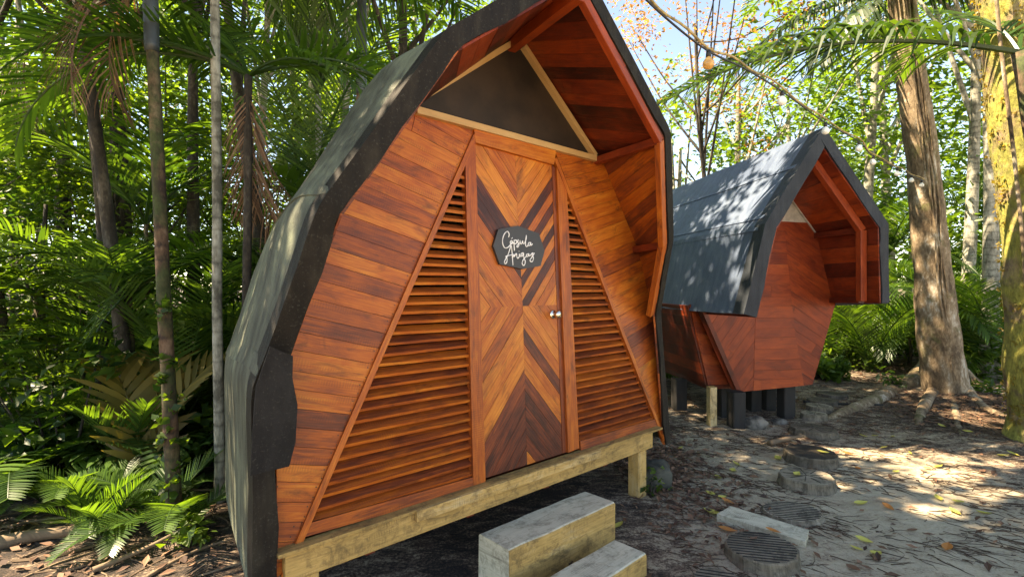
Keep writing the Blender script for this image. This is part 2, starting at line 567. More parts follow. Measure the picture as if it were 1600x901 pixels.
def tubes(name, list_, mat, parent=None, seg=10, wob=0.0, tone=0.6, smooth=True):
    V, Fc = [], []
    for pts, rad in list_:
        v, f = tube_arrays(pts, rad, seg, wob, random.random() * 40)
        o = len(V)
        V += v
        Fc += [tuple(i + o for i in q) for q in f]
    gc = []
    for q in Fc:
        for i in q:
            p = V[i]
            gc.append((p.x + p.z, p.y, 1.0))
    return finish(name, V, Fc, mat, parent, gc, [tone] * len(Fc), smooth)


def resample(pts, n):
    """smooth curve through points (Catmull-Rom), n samples per span; points may be any dimension"""
    P = [np.array(p, float) for p in pts]
    out = []
    for i in range(len(P) - 1):
        p0, p1, p2, p3 = P[max(i - 1, 0)], P[i], P[i + 1], P[min(i + 2, len(P) - 1)]
        for k in range(n):
            t = k / n
            out.append(0.5 * ((2 * p1) + (-p0 + p2) * t + (2 * p0 - 5 * p1 + 4 * p2 - p3) * t * t + (-p0 + 3 * p1 - 3 * p2 + p3) * t ** 3))
    out.append(P[-1])
    return out


# ------------------------------------------------------------------ ground
T1 = Vector(((1478 - CX) / F_ * 6.75, 6.75, 0))       # foot of the big tree


def gh(x, y):
    h = 0.025 * noise.noise(Vector((x * 0.9, y * 0.9, 0))) + 0.012 * noise.noise(Vector((x * 3.1, y * 3.1, 5)))
    d = math.hypot(x - T1.x, (y - T1.y))
    if abs(x) < 9 and -3 < y < 12:
        h += 0.007 * noise.noise(Vector((x * 9, y * 9, 1))) + 0.006 * noise.noise(Vector((x * 17, y * 17, 3)))
    h += 0.14 * math.exp(-(d / 0.8) ** 2)
    if y > 9: h += 0.02 * (y - 9) * (0.6 + 0.4 * noise.noise(Vector((x * 0.2, y * 0.2, 2))))
    if x < -2: h += 0.06 * max(0, min(3, -2 - x)) * noise.noise(Vector((x * 0.6, y * 0.6, 7)))
    return h


def sandf(x, y):
    s = 0.42
    s += 0.42 * math.exp(-(((x - 2.5) / 1.3) ** 2 + ((y - 3.0) / 1.3) ** 2))
    s += 0.22 * math.exp(-(((x - 3.0) / 1.4) ** 2 + ((y - 4.0) / 0.9) ** 2))
    s -= 0.30 * math.exp(-(((x - 0.0) / 1.1) ** 2 + ((y - 3.6) / 1.4) ** 2))
    s -= 0.22 * math.exp(-(((x - 5.8) / 1.5) ** 2 + ((y - 5.6) / 0.7) ** 2))
    s += 0.10 * math.exp(-(((x - 3.0) / 1.2) ** 2 + ((y - 5.2) / 0.6) ** 2))
    if x < -1.2: s -= 0.25
    if y > 7.5: s -= 0.1
    if y < .5: s += .35  # unseen ground behind the camera made paler to bounce light onto the facade
    return s


def make_ground():
    nx, ny = 300, 330
    def warp(t, c, w_, L):
        return c + w_ * t + (L - w_) * abs(t) ** 7 * (1 if t > 0 else -1)
    xs = [warp(-1 + 2 * i / nx, 1.2, 7.5, 400) for i in range(nx + 1)]
    ys = [warp(-1 + 2 * j / ny, 4.8, 6.5, 400) for j in range(ny + 1)]
    V, S = [], []
    for y in ys:
        for x in xs:
            far = max(abs(x), abs(y)) > 40
            V.append((x, y, 0.3 if far else gh(x, y)))
            S.append(sandf(x, y))
    W = nx + 1
    Fc = [(j * W + i, j * W + i + 1, (j + 1) * W + i + 1, (j + 1) * W + i) for j in range(ny) for i in range(nx)]
    o = finish("ground", V, Fc, M['ground'], smooth=True)
    a = o.data.attributes.new("sand", 'FLOAT', 'POINT')
    a.data.foreach_set("value", S)
    tag(o, "sandy brown forest floor with roots and dark soil", None, None, "structure")


make_ground()


# ------------------------------------------------------------------ cabins
class Frame:
    """a cabin's own axes: x along the facade, y backwards, z up; (a,b,c) are measured in the plane of the facade"""
    def __init__(s, ox, oy, rz, tilt, fz):
        s.o = Vector((ox, oy, 0)); s.rz = rz
        s.m = Matrix.Rotation(rz, 3, 'Z')
        s.T = Vector((0, math.sin(tilt), math.cos(tilt)))
        s.Nn = Vector((0, -math.cos(tilt), math.sin(tilt)))
        s.f0 = Vector((0, 0, fz))

    def mp(s, a, b, c=0.0):
        return s.f0 + Vector((a, 0, 0)) + s.T * b + s.Nn * c

    def px(s, px, py, c=0.0):
        """photo pixel -> (a,b) in the facade's plane moved c outwards"""
        e = Vector((0, 0, 1.6)) - s.o
        inv = s.m.transposed()
        e = inv @ e
        d = inv @ Vector(((px - CX) / F_, 1, -(py - CY) / F_))
        o = s.f0 + s.Nn * c
        k = (o - e).dot(s.Nn) / d.dot(s.Nn)
        h = e + d * k - o
        return (h.x, h.dot(s.T))


def inset(prof, wl, wr):
    """inset an open profile [(u,d,z)] in the (u,z) plane; wl/wr widths on the left and right side"""
    out = []
    n = len(prof)
    mid = prof[n // 2][0]
    for i, (u, d, z) in enumerate(prof):
        a = prof[max(i - 1, 0)]; b = prof[min(i + 1, n - 1)]
        def nrm(p, q):
            dx, dz = q[0] - p[0], q[2] - p[2]
            L = math.hypot(dx, dz)
            return (dz / L, -dx / L)
        if i == 0: nn = nrm(prof[0], prof[1]); m = 1
        elif i == n - 1: nn = nrm(prof[-2], prof[-1]); m = 1
        else:
            n1, n2 = nrm(a, prof[i]), nrm(prof[i], b)
            sx, sz = n1[0] + n2[0], n1[1] + n2[1]
            L = math.hypot(sx, sz)
            nn = (sx / L, sz / L)
            m = 1 / max(0.5, nn[0] * n1[0] + nn[1] * n1[1])
        wd = wl + (wr - wl) * (i / (n - 1))
        out.append((u + nn[0] * wd * m, d, z + nn[1] * wd * m))
    return out


def dense(prof, n, rnd=0.05):
    """subdivide each edge of the profile, rounding its corners a little"""
    P = [np.array(p, float) for p in prof]
    out = []
    for i in range(len(P) - 1):
        for k in range(n):
            t = k / n
            out.append(P[i] * (1 - t) + P[i + 1] * t)
    out.append(P[-1])
    res = [out[0]]
    for i in range(1, len(out) - 1):
        if i % n == 0:
            c = out[i]
            a = (out[i - 1] - c); b = (out[i + 1] - c)
            a = a / np.linalg.norm(a) * rnd; b = b / np.linalg.norm(b) * rnd
            res += [c + a, c + (a + b) * 0.22, c + b]
        else:
            res.append(out[i])
    res.append(out[-1])
    return res


def roof_shell(rings, wl, wr, n, wobble, parent, mats, names, close_back=None, wav=0.012, lip=0.10, rnd=.05, smooth=True):
    """roof skin through rings of (u,d,z) profiles; front edge wrapped over as a fascia band"""
    D = [dense(r, n, rnd) for r in rings]
    cnt = len(D[0])
    K = 14
    V, Fc = [], []
    rows = []
    for k in range(K + 1):
        t = k / K * (len(D) - 1)
        i = min(int(t), len(D) - 2); f = t - i
        row = []
        for j in range(cnt):
            p0 = D[max(i - 1, 0)][j]; p1 = D[i][j]; p2 = D[i + 1][j]; p3 = D[min(i + 2, len(D) - 1)][j]
            if i == 0: p0 = 2 * p1 - p2
            if i == len(D) - 2: p3 = 2 * p2 - p1
            q = 0.5 * ((2 * p1) + (-p0 + p2) * f + (2 * p0 - 5 * p1 + 4 * p2 - p3) * f * f + (-p0 + 3 * p1 - 3 * p2 + p3) * f ** 3)
            v = Vector((q[0], -q[1], q[2]))
            wv = noise.noise(v * 2.2) * wobble + noise.noise(v * 7.0) * wobble * 0.35
            v += Vector((v.x * 0.6, 0, 0.5)).normalized() * wv
            row.append(v)
        rows.append(row)
    for row in rows: V += row
    for k in range(K):
        for j in range(cnt - 1):
            Fc.append((k * cnt + j, (k + 1) * cnt + j, (k + 1) * cnt + j + 1, k * cnt + j + 1))
    nV = len(V)
    for v in list(V):                                    # inner face of the skin
        V.append(v - Vector((v.x - 0.3, 0, v.z - 1.0)).normalized() * 0.02)
    for k in range(K):
        for j in range(cnt - 1):
            a = nV + k * cnt + j
            Fc.append((a, a + 1, a + cnt + 1, a + cnt))
    for k in range(K):
        for j in (0, cnt - 1):
            a = k * cnt + j
            Fc.append((a, a + cnt, a + cnt + nV, a + nV))
    sk = finish(names[0], V, Fc, mats[0], parent, smooth=smooth)
    # fascia band, slightly proud, with a wavy cut edge
    base = [tuple(p) for p in D[0]]
    inn = inset(base, wl, wr)
    V, Fc = [], []
    for j in range(cnt):
        o = rows[0][j]
        wv = noise.noise(Vector((j * 0.37, 3.1, 0))) * wav * 2 + noise.noise(Vector((j * 1.3, 8.1, 0))) * wav
        i_ = Vector((inn[j][0], -inn[j][1], inn[j][2]))
        dirn = (i_ - o).normalized()
        i_ = i_ + dirn * wv
        outw = Vector((0, -1, 0))
        top = rows[0][j] + (rows[1][j] - rows[0][j]).normalized() * lip - dirn * 0.005
        V += [top, o + outw * 0.012 - dirn * 0.006, i_ + outw * 0.012, i_ + Vector((0, 0.006, 0)), o + Vector((0, 0.012, 0)) + dirn * 0.012]
    for j in range(cnt - 1):
        for k in range(4):
            a = j * 5 + k
            Fc.append((a, a + 1, a + 6, a + 5))
    fb = finish(names[1], V, Fc, mats[1], parent, smooth=False)
    if close_back is not None:
        last = rows[-1]
        c = Vector((sum(v.x for v in last) / cnt, last[0].y, 0.4))
        V = list(last) + [c]
        Fc = [(j, cnt, j + 1) for j in range(cnt - 1)]
        Fc.append((cnt - 1, cnt, 0))
        finish(names[2], V, Fc, close_back, parent)
    return inn, rows


def soffit(mb, A, B, C, Dd, n, thick=0.012, tone=0.5, ang=90.0):
    """boards filling the warped quad A,B (front edge) C,D (facade edge); ang 90: boards run straight from front to facade"""
    A, B, C, Dd = (Vector(p) for p in (A, B, C, Dd))
    nn = (B - A).cross(Dd - A).normalized()
    L1 = (B - A).length
    L2 = ((Dd - A).length + (C - B).length) / 2
    def mpp(a, b, c):
        s_, t_ = a / L1, b / L2
        return (A.lerp(B, s_)).lerp(Dd.lerp(C, s_), t_) + nn * c
    planks(mb, [(0, 0), (L1, 0), (L1, L2), (0, L2)], R(ang), L1 / n, mpp, -thick, 0,
           lambda k, lo: tone + random.choice((-0.2, -0.12, 0, 0.04, 0.1, 0.18)), cut=.1, gap=.0018)


def poly_bar(mb, pts, mp, w_, c0, c1, tone=0.6, closed=False):
    """a flat board from point to point in facade coordinates"""
    for (p, q) in zip(pts[:-1], pts[1:]):
        d = math.hypot(q[0] - p[0], q[1] - p[1])
        nx, ny = -(q[1] - p[1]) / d * w_ / 2, (q[0] - p[0]) / d * w_ / 2
        mb.prism([(p[0] - nx, p[1] - ny), (q[0] - nx, q[1] - ny), (q[0] + nx, q[1] + ny), (p[0] + nx, p[1] + ny)], mp, c0, c1,
                 math.atan2(q[1] - p[1], q[0] - p[0]), tone)


def louvers(mb, tri, mp, step, parent, slat_w=0.062):
    """tilted slats across the triangle tri; tri = (apex, bottom_left, bottom_right)"""
    ap, bl, br = tri
    y0, y1 = min(bl[1], br[1]), ap[1]
    b = y0 + 0.02
    while b < y1 - 0.03:
        t = (b - y0) / (y1 - y0)
        tl = (b - bl[1]) / (ap[1] - bl[1]); tr = (b - br[1]) / (ap[1] - br[1])
        xl = bl[0] + (ap[0] - bl[0]) * tl - 0.005; xr = br[0] + (ap[0] - br[0]) * tr + 0.005
        if xr - xl > 0.012:
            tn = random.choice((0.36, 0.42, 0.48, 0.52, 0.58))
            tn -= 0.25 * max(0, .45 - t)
            sd = random.random() * 50
            jl, jr = random.uniform(-0.003, 0.003), random.uniform(-0.003, 0.003)
            # slat: front-lower edge, back-upper edge
            h = 0.029; th = 0.015; dp = 0.046
            q = [(-0.006, 0.014 - th), (0.0, 0.014), (-dp, h + 0.014), (-dp - 0.004, h + 0.014 - th)]
            L = [mp(xl, b + v + jl - 0.012, c) for c, v in q]
            Rr = [mp(xr, b + v + jr - 0.012, c) for c, v in q]
            ln = xr - xl
            acc = [0, 0.014, 0.074, 0.088, 0.148]
            for i in range(4):
                j = (i + 1) % 4
                mb.face([L[i], Rr[i], Rr[j], L[j]], [(0, acc[i], sd), (ln, acc[i], sd), (ln, acc[i + 1], sd), (0, acc[i + 1], sd)], tn if i else tn + .16)
            mb.face(L, [(0, 0, sd)] * 4, tn); mb.face(list(reversed(Rr)), [(0, 0, sd)] * 4, tn)
        b += step


def cabin_one():
    fr = Frame(-0.197, 2.72, R(40.17), math.atan(0.053), 0.5)
    root = empty("wooden_cabin", fr.o, fr.rz)
    tag(root, "large near wooden capsule cabin with chevron door and louvred sides", "cabin")
    mp = fr.mp; P = fr.px
    front = [(-1.135, .02, .30), (-1.141, .06, 1.19), (-.962, .3, 1.908), (-.515, .485, 2.65), (.18, .60, 3.19),
             (1.154, .485, 2.577), (1.491, .3, 1.918), (1.70, .06, 1.40), (1.90, .02, .333)]
    def ring(d, s, sl):
        out = []
        for i, (u, dd, z) in enumerate(front):
            k = sl if i in (0, 1, 7, 8) else s
            zz = .5 + (z - .5) * s if i not in (0, 8) else z + .02
            out.append((.27 + (u - .27) * k, d, zz))
        return out
    def ring_r(base, k):                                # the right side keeps its width for longer
        return base[:5] + [(.27 + (u - .27) * k, base[0][1], .5 + (z - .5) * k if i < 3 else z) for i, (u, d, z) in enumerate(
            [(1.24, 0, 2.70), (1.64, 0, 1.99), (1.84, 0, 1.42), (1.94, 0, .333)])]
    rb = [(-1.115, -.2, .30), (-1.13, -.2, 1.20), (-.955, -.2, 1.93), (-.53, -.2, 2.67), (.24, -.2, 3.30)]
    rings = [front, ring_r(rb, 1.0), ring_r(ring(-1.2, .90, .92), .96), ring_r(ring(-2.7, .70, .73), .8)]
    inn, rows = roof_shell(rings, .088, .06, 6, .010, root, (M['felt1'], M['fascia1']), ("roof", "fascia", "back_wall"), M['red'])
    fin = inset(front, .088, .06)                       # corner points of the fascia's inner edge

    # overlapping seams of the roofing felt
    cnt = len(rows[0])
    V, Fc = [], []
    for seam in (8, 16):
        o = len(V)
        for k, row in enumerate(rows):
            j = seam
            v = row[j]; v2 = row[j + 1]
            outn = Vector((v.x - .3, 0, v.z - 1.0)).normalized()
            V += [v + outn * .007, v2 + outn * .003, v - outn * .004]
        for k in range(len(rows) - 1):
            a = o + k * 3
            Fc += [(a, a + 3, a + 4, a + 1), (a + 2, a + 5, a + 3, a)]
    finish("felt_seam", V, Fc, M['felt1'], root)

    # facade corners
    ap = P(800, 62); sr = P(933, 250); mr = P(993, 388); lr = P(1018, 490); br = P(1034, 684)
    a0 = .29
    mir = lambda p: (2 * a0 - p[0], p[1])
    sL, mL, lL, bL = mir(sr), mir(mr), mir(lr), mir(br)
    sL = P(640, 171)
    mL = (-.87, mr[1]); lL = (-1.05, lr[1])
    dl_top, dl_bot = P(744, 199), P(446, 893)
    dr_top, dr_bot = P(866, 232), P(1028, 668)
    bL = (-1.075, dl_bot[1] - .02)
    br2 = (br[0] + .02, br[1] - .04)

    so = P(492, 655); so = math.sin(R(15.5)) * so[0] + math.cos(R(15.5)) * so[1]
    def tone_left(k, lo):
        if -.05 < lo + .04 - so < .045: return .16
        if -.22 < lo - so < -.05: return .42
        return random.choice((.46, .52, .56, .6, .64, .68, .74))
    mb = MB()
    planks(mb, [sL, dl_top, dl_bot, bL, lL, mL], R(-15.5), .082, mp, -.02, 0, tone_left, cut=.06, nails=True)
    mb.build("left_wall_panel", [M['wood'], M['cable']], root)
    mb = MB()
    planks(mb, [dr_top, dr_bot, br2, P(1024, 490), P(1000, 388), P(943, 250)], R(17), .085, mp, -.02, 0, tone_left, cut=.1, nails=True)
    mb.build("right_wall_panel", [M['wood'], M['cable']], root)

    # gable board and its three pale battens, the ridge pole
    mb = MB()
    mb.prism(ccw([P(628, 169), P(936, 252), P(804, 56)]), mp, -.03, -.012, 0, .5)
    mb.build("gable_panel", M['gable'], root)
    mb = MB(); poly_bar(mb, [P(648, 174), P(932, 250)], mp, .038, -.012, .03, .62)
    mb.build("batten", M['pale'], root)
    mb = MB(); poly_bar(mb, [P(668, 148), P(800, 68)], mp, .034, -.012, .026, .6)
    mb.build("batten", M['pale'], root)
    mb = MB(); poly_bar(mb, [P(817, 74), P(928, 244)], mp, .034, -.012, .026, .6)
    mb.build("batten", M['pale'], root)

    # frame round the door
    def post(pts, c0, c1, tone, name="door_post"):
        m_ = MB(); m_.prism(ccw([P(*p) for p in pts]), mp, c0, c1, R(90), tone); m_.build(name, M['wood'], root)
    post([(725, 240), (741, 222), (757, 753), (738, 759)], -.03, .012, .55)
    post([(868, 262), (884, 300), (903, 699), (886, 706)], -.03, .012, .55)
    mb = MB(); mb.prism(ccw([P(738, 200), P(867, 234), P(863, 258), P(741, 224)]), mp, -.03, .016, 0, .75)
    mb.build("lintel", M['wood'], root)
    mb = MB(); mb.prism(ccw([P(863, 258), P(868, 262), P(886, 706), P(880, 708)]), mp, -.045, -.004, R(90), .3)
    mb.build("door_stop", M['wood'], root)

    # diagonal trims
    mb = MB(); poly_bar(mb, [P(741, 213), P(443, 899)], mp, .030, -.02, .014, .62); mb.build("diagonal_trim", M['wood'], root)
    mb = MB(); poly_bar(mb, [P(866, 248), P(1029, 668)], mp, .030, -.02, .014, .6); mb.build("diagonal_trim", M['wood'], root)

    # louvred triangles, rail below each
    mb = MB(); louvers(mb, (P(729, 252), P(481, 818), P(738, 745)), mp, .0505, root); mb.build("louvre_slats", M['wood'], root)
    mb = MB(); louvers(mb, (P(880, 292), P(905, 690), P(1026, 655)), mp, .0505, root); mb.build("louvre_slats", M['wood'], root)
    mb = MB(); mb.prism(ccw([P(481, 816), P(739, 744), P(741, 762), P(472, 838)]), mp, -.02, .01, 0, .42); mb.build("bottom_rail", M['wood'], root)
    mb = MB(); mb.prism(ccw([P(905, 688), P(1025, 653), P(1029, 668), P(906, 704)]), mp, -.02, .01, 0, .42); mb.build("bottom_rail", M['wood'], root)

    # door: four quarters of boards laid as chevrons
    d0, d1, d2, d3 = P(741, 224), P(863, 258), P(881, 708), P(757, 748)
    ct, cb = P(806, 242), P(825, 726)
    jl, jc, jr = P(749, 478), P(818, 478), P(872, 478)
    jz = jc[1]
    jl, jr = (jl[0], jz), (jr[0], jz)
    mb = MB()
    DK = .10
    def tl(k, lo): return DK if 3 <= k <= 4 else random.choice((.62, .7, .78, .85))
    def trr(k, lo):
        return {0: .8, 1: .75, 2: .62, 3: .7, 4: .12, 5: .75, 6: .1, 7: .7, 8: .08, 9: .66, 10: .1}.get(k, .78)
    def bl_(k, lo): return DK + .05 * (k % 2) if k <= 4 else random.choice((.58, .66, .74, .8))
    def br_(k, lo): return .78 if k == 0 else (.12 + .06 * (k % 2) if k <= 4 else (.2 if k == 8 else random.choice((.6, .68, .75))))
    # order runs with the offset normal (-sin, cos)
    def tl_rev(k, lo): return tl(k, lo)
    planks(mb, [d0, ct, jc, jl], R(-50), .075, mp, -.035, -.008, lambda k, lo: (DK if 5 <= k <= 6 else random.choice((.64, .72, .8, .88))), wj=.1, cut=0)
    planks(mb, [ct, d1, jr, jc], R(50), .052, mp, -.035, -.008, trr, wj=.15, cut=0)
    planks(mb, [jl, jc, cb, d3], R(50), .075, mp, -.035, -.008, lambda k, lo: (DK + random.uniform(0, .12) if k <= 4 else random.choice((.58, .66, .74, .8))), wj=.1, cut=0)
    planks(mb, [jc, jr, d2, cb], R(-50), .062, mp, -.035, -.008, lambda k, lo: (.85 if k == 0 else (.12 + .06 * (k % 2) if k <= 5 else (.15 if k == 8 else random.choice((.6, .68, .75))))), wj=.1, cut=0)
    door = mb.build("door", M['wood'], root)
    # knob: rose, neck, ball
    kx, ky = P(865, 491, .0)
    prof = [(.0, .028), (.006, .030), (.010, .026), (.012, .012), (.030, .011), (.036, .018), (.046, .027), (.058, .027), (.066, .020), (.069, .0)]
    V, Fc = [], []
    S = 20
    for (c, r) in prof:
        for k in range(S):
            a = 2 * math.pi * k / S
            V.append(mp(kx + r * math.cos(a), ky + r * math.sin(a), c - .008))
    for i in range(len(prof) - 1):
        for k in range(S):
            Fc.append((i * S + k, i * S + (k + 1) % S, (i + 1) * S + (k + 1) % S, (i + 1) * S + k))
    finish("door_knob", V, Fc, M['chrome'], door, smooth=True)
    # sign with hand-lettered name
    zp = lambda x, y: (768 + x / 12.18, 350 + y / 12.18)
    SC = .012
    poly = ccw([P(*zp(x, y), SC) for x, y in ((130, 100), (500, 30), (905, 180), (1010, 510), (935, 795), (600, 855), (160, 765), (35, 415))])
    mb = MB(); mb.prism(poly, mp, -.006, SC, 0, .5)
    sign = mb.build("name_sign", M['sign'], root)
    sign["label"] = "black eight-sided sign reading Cápsula Amigas in white script"
    strokes = [
        [(322, 252), (334, 195), (305, 140), (258, 168), (220, 240), (208, 330), (222, 410), (260, 455), (310, 442), (350, 400), (378, 345)],
        [(398, 330), (372, 318), (354, 348), (366, 382), (390, 362), (400, 325), (402, 368), (424, 350)],
        [(378, 282), (398, 258)],
        [(430, 296), (428, 400), (434, 505)], [(430, 325), (462, 303), (478, 338), (456, 376), (434, 372)],
        [(462, 376), (498, 320), (508, 296), (500, 345), (520, 392), (506, 432), (482, 434), (492, 398), (534, 362)],
        [(540, 308), (546, 362), (570, 374), (588, 318), (596, 368), (622, 372)],
        [(622, 372), (655, 290), (660, 212), (648, 300), (645, 392), (662, 430), (694, 404)],
        [(744, 348), (704, 358), (698, 404), (726, 404), (746, 350), (746, 404), (778, 376)],
        [(405, 785), (396, 640), (388, 520), (372, 408), (345, 480), (305, 600), (262, 670), (242, 728), (262, 752), (292, 716), (292, 650), (272, 614), (330, 598), (402, 580)],
        [(408, 632), (424, 574), (434, 620), (458, 570), (474, 566), (482, 628), (498, 650), (522, 622), (528, 570), (532, 618), (556, 612)],
        [(520, 522), (524, 516)],
        [(602, 542), (566, 562), (562, 606), (588, 608), (604, 548), (616, 650), (640, 706), (630, 768), (604, 786), (580, 748), (594, 690), (636, 634), (664, 606)],
        [(708, 562), (668, 578), (664, 618), (692, 612), (708, 564), (712, 608), (738, 592)],
        [(738, 592), (770, 556), (790, 552), (768, 590), (794, 640), (782, 702), (748, 716), (730, 684), (758, 640), (814, 552)]]
    tl_ = []
    for st in strokes:
        q = [P(*zp(x, y), SC) for x, y in st]
        q = resample(q, 6) if len(q) > 2 else q
        r0 = .0030
        pts = [mp(a, b, SC + .0005) for a, b in q]
        tl_.append((pts, [r0 * (0.8 + .45 * abs(math.sin(i * .22))) for i in range(len(pts))]))
    tubes("lettering", tl_, M['white'], sign, seg=6)

    # soffit boards between the roof's front edge and the facade
    def fi(i): return Vector((fin[i][0], -fin[i][1], fin[i][2]))
    fac = [bL, lL, mL, sL, P(808, 50), P(941, 246), P(998, 388), P(1022, 490), br2]
    F3 = [mp(a, b, 0) for a, b in fac]
    for i in range(8):
        mb = MB()
        ln = (fi(i) - fi(i + 1)).length
        A, B, C, Dd = fi(i), fi(i + 1), F3[i + 1], F3[i]
        n = max(4, int(ln / .095))
        upper = i in (3, 4)
        soffit(mb, A, B, C, Dd, n, .012, .30 if upper else .46, {3: 68, 4: 111, 5: 72, 6: 78}.get(i, 90))
        mb.build("soffit_panel", M['red'] if upper else M['wood'], root)
    # framing just inside the fascia
    fin2 = inset(front, .088 + .035, .06 + .035)
    def fp(i, dy=.02): return Vector((fin2[i][0], -fin2[i][1] + dy, fin2[i][2]))
    for i in range(4, 7):
        mb = MB()
        mb.bar(fp(i), fp(i + 1), .05, .042, up=(0, 1, 0), tone=.55)
        mb.build("edge_rafter", M['red'] if i in (3, 4) else M['wood'], root)
    mb = MB(); mb.bar(fp(4, 0) - Vector((0, 0, .02)), mp(*ap, 0) - Vector((0, 0, .035)), .055, .085, tone=.6)
    mb.build("ridge_pole", M['red'], root)
    for i, c in ((5, sr), (6, mr)):
        mb = MB(); mb.bar(fp(i), mp(c[0] - .01, c[1] - .01, 0), .05, .05, tone=.4); mb.build("brace", M['red'], root)
    # black felt flap patched over the fascia
    fl = MB()
    flp = [(422, 541), (458, 556), (457, 590), (465, 632), (462, 690), (452, 728), (391, 743), (397, 640), (400, 604)]
    e = Vector((0, 0, 1.6)) - fr.o
    inv = fr.m.transposed(); e = inv @ e
    def onplane(px, py, d):
        v = inv @ Vector(((px - CX) / F_, 1, -(py - CY) / F_))
        k = (-d - e.y) / v.y
        h = e + v * k
        return h
    q = [onplane(x, y, .055 + .16 * max(0, min(1, (740 - y) / 200.0))) for x, y in flp]
    i0 = len(fl.v)
    fl.face(q, [(p.x, p.z, 1) for p in q], .5)
    qb = [p + Vector((0, .006, 0)) for p in q]
    fl.face(list(reversed(qb)), [(p.x, p.z, 1) for p in q], .5)
    for i in range(len(q)):
        j = (i + 1) % len(q)
        fl.face([q[i], qb[i], qb[j], q[j]], [(0, 0, 1)] * 4, .5)
    fl.build("felt_flap", M['flap'], root)

    # floor frame and posts
    xl, xr = -1.02, 1.62
    bz0, bz1 = .355, .475
    mb = MB(); mb.bar((xl, -.005, (bz0 + bz1) / 2), (xr, -.005, (bz0 + bz1) / 2), .10, bz1 - bz0, tone=.6); mb.build("front_beam", M['yellow'], root)
    mb = MB(); mb.bar((-.42, -.068, .462), (.98, -.068, .462), .025, .055, tone=.75); mb.build("door_sill", M['yellow'], root)
    mb = MB(); mb.bar((-1.05, -.03, .483), (1.74, -.03, .483), .07, .016, tone=.5); mb.build("sill_board", M['yellow'], root)
    mb = MB(); mb.prism([(-1.0, .05), (1.6, .05), (1.15, 2.68), (-.6, 2.68)], lambda a, b, c: Vector((a, b, c)), .38, .47, 0, .4)
    mb.build("floor", M['red'], root)
    for (x, y) in ((-.93, .0), (1.50, .0), (.3, .9), (-.75, 1.6), (1.2, 1.6), (.3, 2.4), (-.5, 2.5), (1.0, 2.5)):
        mb = MB(); mb.bar((x, y, -.06), (x, y, bz0 if y < .1 else .38), .10, .10, up=(0, 1, 0), tone=.75); mb.build("post", M['yellow'], root)
    mb = MB()
    for x in (-.6, 0, .6, 1.2):
        mb.bar((x, .06, .33), (x * .8 + .05, 2.6, .33), .05, .09, tone=.35)
    mb.build("floor_joists", M['red'], root)
    return fr


